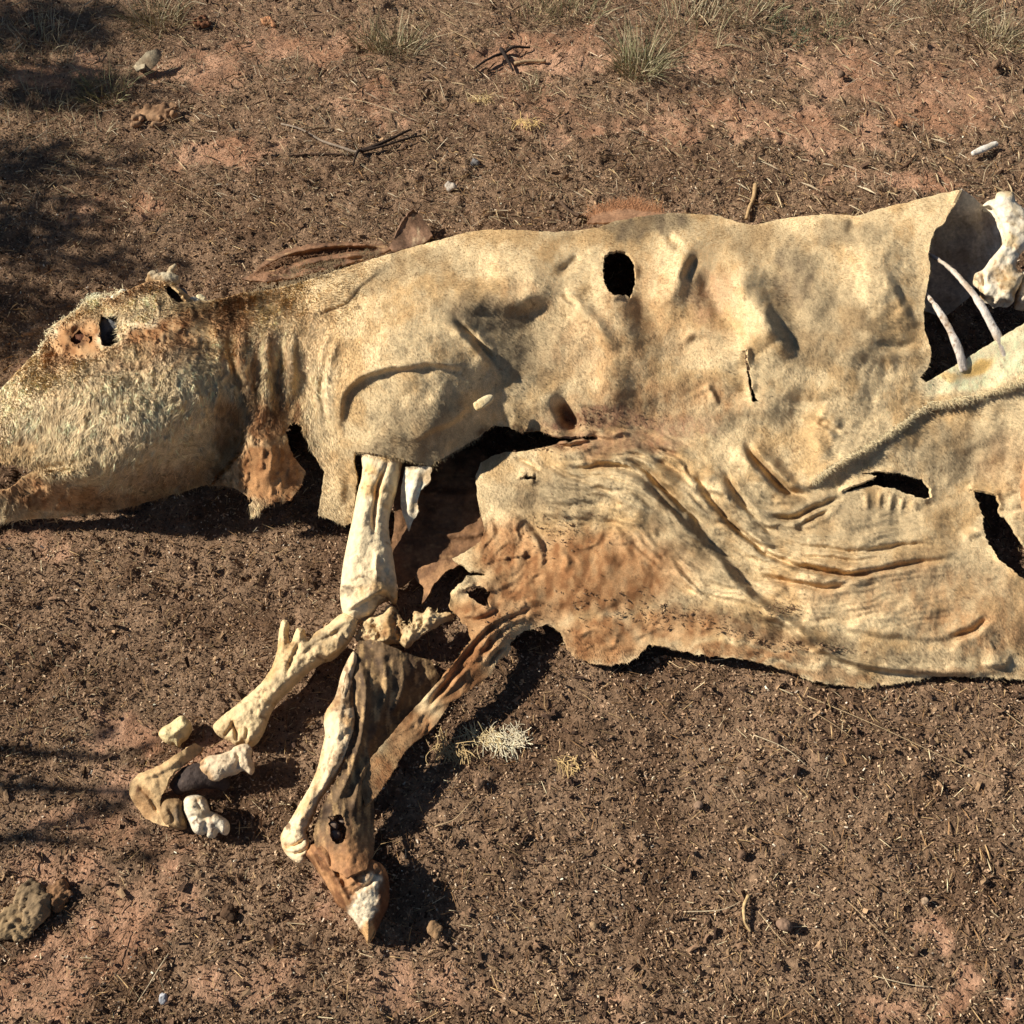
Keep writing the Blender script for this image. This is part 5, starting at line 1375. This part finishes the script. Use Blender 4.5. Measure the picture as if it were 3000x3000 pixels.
# grass
def grass(x, y, n, rad, hmin, hmax, c, label, seed, lean=.5, name='grass_tuft'):
    r = np.random.default_rng(seed)
    b = np.array(gbase(x, y))
    a = r.uniform(0, 2 * math.pi, n)
    rr = rad * np.sqrt(r.uniform(0, 1, n))
    root = b + np.stack([np.cos(a) * rr, np.sin(a) * rr, np.zeros(n)], 1)
    root[:, 2] = ground_h(root[:, 0], root[:, 1]) - .003
    L = r.uniform(hmin, hmax, n)
    D = np.stack([np.cos(a) * lean * rr / rad + r.normal(0, .35, n), np.sin(a) * lean * rr / rad + r.normal(0, .35, n), np.ones(n)], 1)
    D /= np.linalg.norm(D, axis=1)[:, None]
    S = np.cross(D, r.normal(0, 1, (n, 3)))
    S /= np.linalg.norm(S, axis=1)[:, None]
    wd = r.uniform(.0004, .001, n)[:, None]
    bend = np.stack([np.cos(a), np.sin(a), np.full(n, -.6)], 1) * (L * r.uniform(.05, .4, n))[:, None]
    p0, p1, p2 = root, root + D * (L * .5)[:, None], root + D * L[:, None] + bend
    V = np.stack([p0 - S * wd, p0 + S * wd, p1 - S * wd * .8 + bend * .2, p1 + S * wd * .8 + bend * .2, p2], 1).reshape(-1, 3)
    k = np.arange(n)[:, None, None] * 5
    F = (k + np.array([[0, 1, 3], [0, 3, 2], [2, 3, 4]])[None]).reshape(-1, 3)
    cs = np.array([lin(*q) for q in c])[r.integers(0, len(c), n)] * r.uniform(.7, 1.25, n)[:, None]
    o = put(name, tri_mesh(name, V, F, np.repeat(np.clip(cs, .01, .8), 5, 0)), M_LEAF, None, tuple(b))
    return tag(o, label, 'grass', 'dry grass tufts on the red soil')


DRY = [(190, 174, 136), (166, 150, 114), (206, 190, 152), (128, 124, 88)]
GRN = [(112, 116, 78), (136, 136, 96), (160, 152, 110)]
OLV = [(140, 128, 90), (164, 148, 108), (112, 104, 70)]
GR = [(1208, 128, 420, .055, .06, .15, DRY + GRN, 'spreading grey-green grass tuft above the hole in the hide'), (1300, 60, 260, .10, .04, .12, DRY, 'loose dry grass tuft at the top right of centre'), (1085, 20, 240, .08, .04, .11, GRN + DRY, 'green grass tuft at the top edge near the centre'),
      (748, 98, 260, .055, .05, .12, OLV + DRY, 'olive grass tuft at the upper centre'), (700, 88, 160, .04, .04, .10, OLV, 'small olive tuft left of the upper centre tuft'), (295, 38, 280, .07, .05, .13, OLV + DRY, 'olive grass tuft at the top left'), (195, 172, 260, .06, .03, .09, GRN + OLV, 'green tuft at the edge of the tree shade on the left'),
      (1478, 62, 480, .065, .012, .035, [(92, 102, 74), (112, 118, 86), (76, 86, 60)], 'low green cushion plant at the upper right'), (1555, 48, 220, .06, .01, .05, GRN, 'low green growth right of the cushion plant'), (1890, 72, 240, .055, .05, .11, OLV + DRY, 'dry tuft near the top right corner'), (1800, 20, 220, .08, .04, .1, DRY, 'grey dry tuft at the top edge on the right'),
      (60, 95, 260, .12, .03, .1, DRY, 'straw-coloured grass in the shade at the top left corner'), (1010, 175, 80, .04, .02, .05, DRY, 'sparse dry tuft right of the black branched twig'), (1400, 20, 240, .1, .04, .1, DRY + GRN, 'dry grass tuft at the top edge beside the cushion plant'), (1640, 20, 180, .09, .03, .08, DRY, 'sparse grass at the top edge right of the cushion plant'),
      (40, 225, 220, .12, .02, .06, DRY, 'short pale grass at the left edge in dappled shade'), (150, 270, 160, .1, .015, .05, DRY, 'thin short grass right of the shaded left edge'), (70, 1330, 160, .1, .01, .035, DRY, 'short dry grass at the left edge below the head'), (1010, 30, 120, .05, .03, .08, OLV, 'small tuft left of the green tuft at the top edge'), (560, 150, 90, .08, .02, .05, DRY, 'sparse dry grass left of the olive tuft')]
for i, g in enumerate(GR): grass(g[0], g[1], int(g[2] * .75), *g[3:], 1200 + i)

# shreds of bark and dung heap at the upper left
for i, (o_, c_, lb) in enumerate([([(255, 120), (275, 98), (298, 92), (306, 104), (296, 122), (280, 134), (268, 130)], [(255, 120, 1.5), (298, 92, 3.5), (306, 104, 2.4), (268, 130, 1), (285, 112, 3)], 'curled grey bark shred at the upper left'),
                                  ([(262, 115), (275, 112), (272, 128), (258, 134), (250, 126)], [(262, 115, 1.5), (275, 112, 2), (258, 134, .8), (266, 124, 2)], 'small grey bark shred beside the curled one')]):
    tag(sheet('bark_shred', o_, c_, skin_col((176, 160, 130), (136, 116, 90), None, 0, 1300 + i), M_WOOD, None, 3., 2., 1301 + i, .004, base=gbase(*o_[0])), lb, 'bark', 'bark shreds')
r = np.random.default_rng(1400)
pc = []
for k in range(26):
    x, y = 300 + np.clip(r.normal(0, 30), -44, 44), 215 + np.clip(r.normal(0, 14), -20, 20)
    q = r.uniform(.5, 1.3)
    pc.append(('ball', x, y, q * .6 + r.uniform(0, .8), q * r.uniform(.7, 1.6), q * .7, q * .6, r.uniform(0, 180)))
pc.append(('ball', 300, 216, -.2, 6, 3, 1.2, 10))
loose('dung_heap', pc, .003, bone_col((164, 128, 94), (126, 94, 66), (70, 50, 36), .15, 1401), M_STONE, 'crumbly tan dung heap left of the grey twig', 'dung', None, .004, 60, 1401, 0)

# ------------------------------------------------------------------ the tree that shades the left side (trunk stands left of the view)


def limb(a, b, r0, r1, seed, ns=8, seg=10, wob=.05):
    a, b = np.array(a, float), np.array(b, float)
    L = np.linalg.norm(b - a)
    t = np.linspace(0, 1, seg + 1)
    c = a + (b - a) * t[:, None]
    env = np.sin(t * math.pi)[:, None]
    c = c + env * np.stack([fbm(t * 3, t * 0 + k, 2, seed + k) for k in range(3)], 1) * wob * L
    d = np.gradient(c, axis=0)
    d /= np.linalg.norm(d, axis=1)[:, None]
    s = np.cross(d, [.31, .2, .93])
    s /= np.linalg.norm(s, axis=1)[:, None]
    u = np.cross(s, d)
    q = np.linspace(0, 2 * math.pi, ns, endpoint=False)
    rad = (r0 + (r1 - r0) * t)[:, None, None]
    V = (c[:, None] + (s[:, None] * np.cos(q)[None, :, None] + u[:, None] * np.sin(q)[None, :, None]) * rad).reshape(-1, 3)
    i, j = np.meshgrid(np.arange(seg), np.arange(ns), indexing='ij')
    k = (j + 1) % ns
    F = np.vstack([np.stack([i * ns + j, i * ns + k, (i + 1) * ns + k], -1).reshape(-1, 3), np.stack([i * ns + j, (i + 1) * ns + k, (i + 1) * ns + j], -1).reshape(-1, 3)])
    return V, F, c


TB = np.array([-3.9, 1.5, 0])
tree = tag(empty('shade_tree', tuple(TB)), 'small leafy tree standing left of the view and casting dappled shade', 'tree')
barkc = lin(96, 80, 64)


def lput(nm, V, F):
    C = np.clip(barkc * (1 + .3 * fbm(V[:, 0] * 30 + V[:, 2] * 9, V[:, 1] * 30, 2, 9))[:, None], .01, .5)
    put(nm, tri_mesh(nm, V, F, C), M_WOOD, tree)


V, F, _ = limb(TB + [0, 0, -.05], TB + [.2, .1, 1.5], .12, .07, 1500)
lput('trunk', V, F)
FORK = TB + np.array([.2, .1, 1.45])
# where boughs hang: shade on the soil, carried back up the light
SH = [([(-60, 20), (60, 30), (170, 22)], 3.0, 260, .10), ([(-60, 55), (40, 62), (120, 50)], 2.8, 200, .09), ([(-60, 140), (40, 150), (130, 128)], 2.7, 230, .07), ([(-60, 180), (40, 186), (150, 178), (230, 176)], 2.9, 190, .05), ([(-60, 310), (40, 315), (140, 308)], 2.6, 260, .08), ([(-60, 400), (30, 405), (110, 400)], 2.5, 150, .06),
      ([(-60, 455), (40, 452), (150, 444)], 2.5, 210, .06), ([(-60, 475), (60, 500), (160, 505), (260, 490)], 2.4, 80, .03), ([(-80, 560), (10, 575), (80, 570)], 2.3, 110, .05), ([(-80, 630), (0, 640), (40, 645)], 2.3, 90, .05), 
      ([(-330, 1470), (-80, 1490), (60, 1494), (150, 1500), (250, 1492)], 1.9, 5, .01), ([(-330, 1760), (-40, 1650), (60, 1600), (130, 1560), (210, 1490)], 1.95, 5, .01), ([(-330, 1580), (-60, 1570), (100, 1560), (150, 1590), (210, 1600)], 1.95, 9, .02), ([(-330, 1400), (-40, 1420), (130, 1430), (180, 1440), (220, 1430)], 1.9, 6, .015)]
rt = np.random.default_rng(1600)
LV, LF, LC, o = [], [], [], 0
for i, (line, hgt, nl, spr) in enumerate(SH):
    p = smooth_poly(line, n=6)
    g = W(p[:, 0], p[:, 1], 0)
    hgt *= .58
    t = hgt / -LIGHT[2]
    c = g - LIGHT * t
    c[:, 2] += fbm(np.arange(len(c)) * .3, np.zeros(len(c)), 2, i) * .1
    V, F, cc = limb(FORK, c[0], .016, .007, 1510 + i, wob=.08)
    lput('bough', V, F)
    for a, b in zip(c[:-1:2], c[2::2]):
        pass
    V, F, cc = limb(c[0], c[-1], .009 if i < len(SH) - 4 else .014, .004 if i < len(SH) - 4 else .006, 1540 + i, 6, 10, .02)
    lput('branch', V, F)
    for k in range(int(nl * 1.7)):
        b = c[rt.integers(0, len(c))] + rt.normal(0, 1, 3) * np.array([.08, spr * .55, spr * .3])
        d = rt.normal(0, 1, 3)
        d /= np.linalg.norm(d)
        s = np.cross(d, rt.normal(0, 1, 3))
        s /= np.linalg.norm(s)
        L, B = rt.uniform(.025, .06), rt.uniform(.005, .011)
        LV += [b, b + d * L * .5 + s * B, b + d * L, b + d * L * .5 - s * B]
        LF += [(o, o + 1, o + 2), (o, o + 2, o + 3)]
        LC += [lin(88, 98, 58) * rt.uniform(.6, 1.3)] * 4
        o += 4
tag(put('crown', tri_mesh('crown', np.array(LV), np.array(LF), np.clip(np.array(LC), .01, .5)), M_LEAF, tree), kind='stuff')
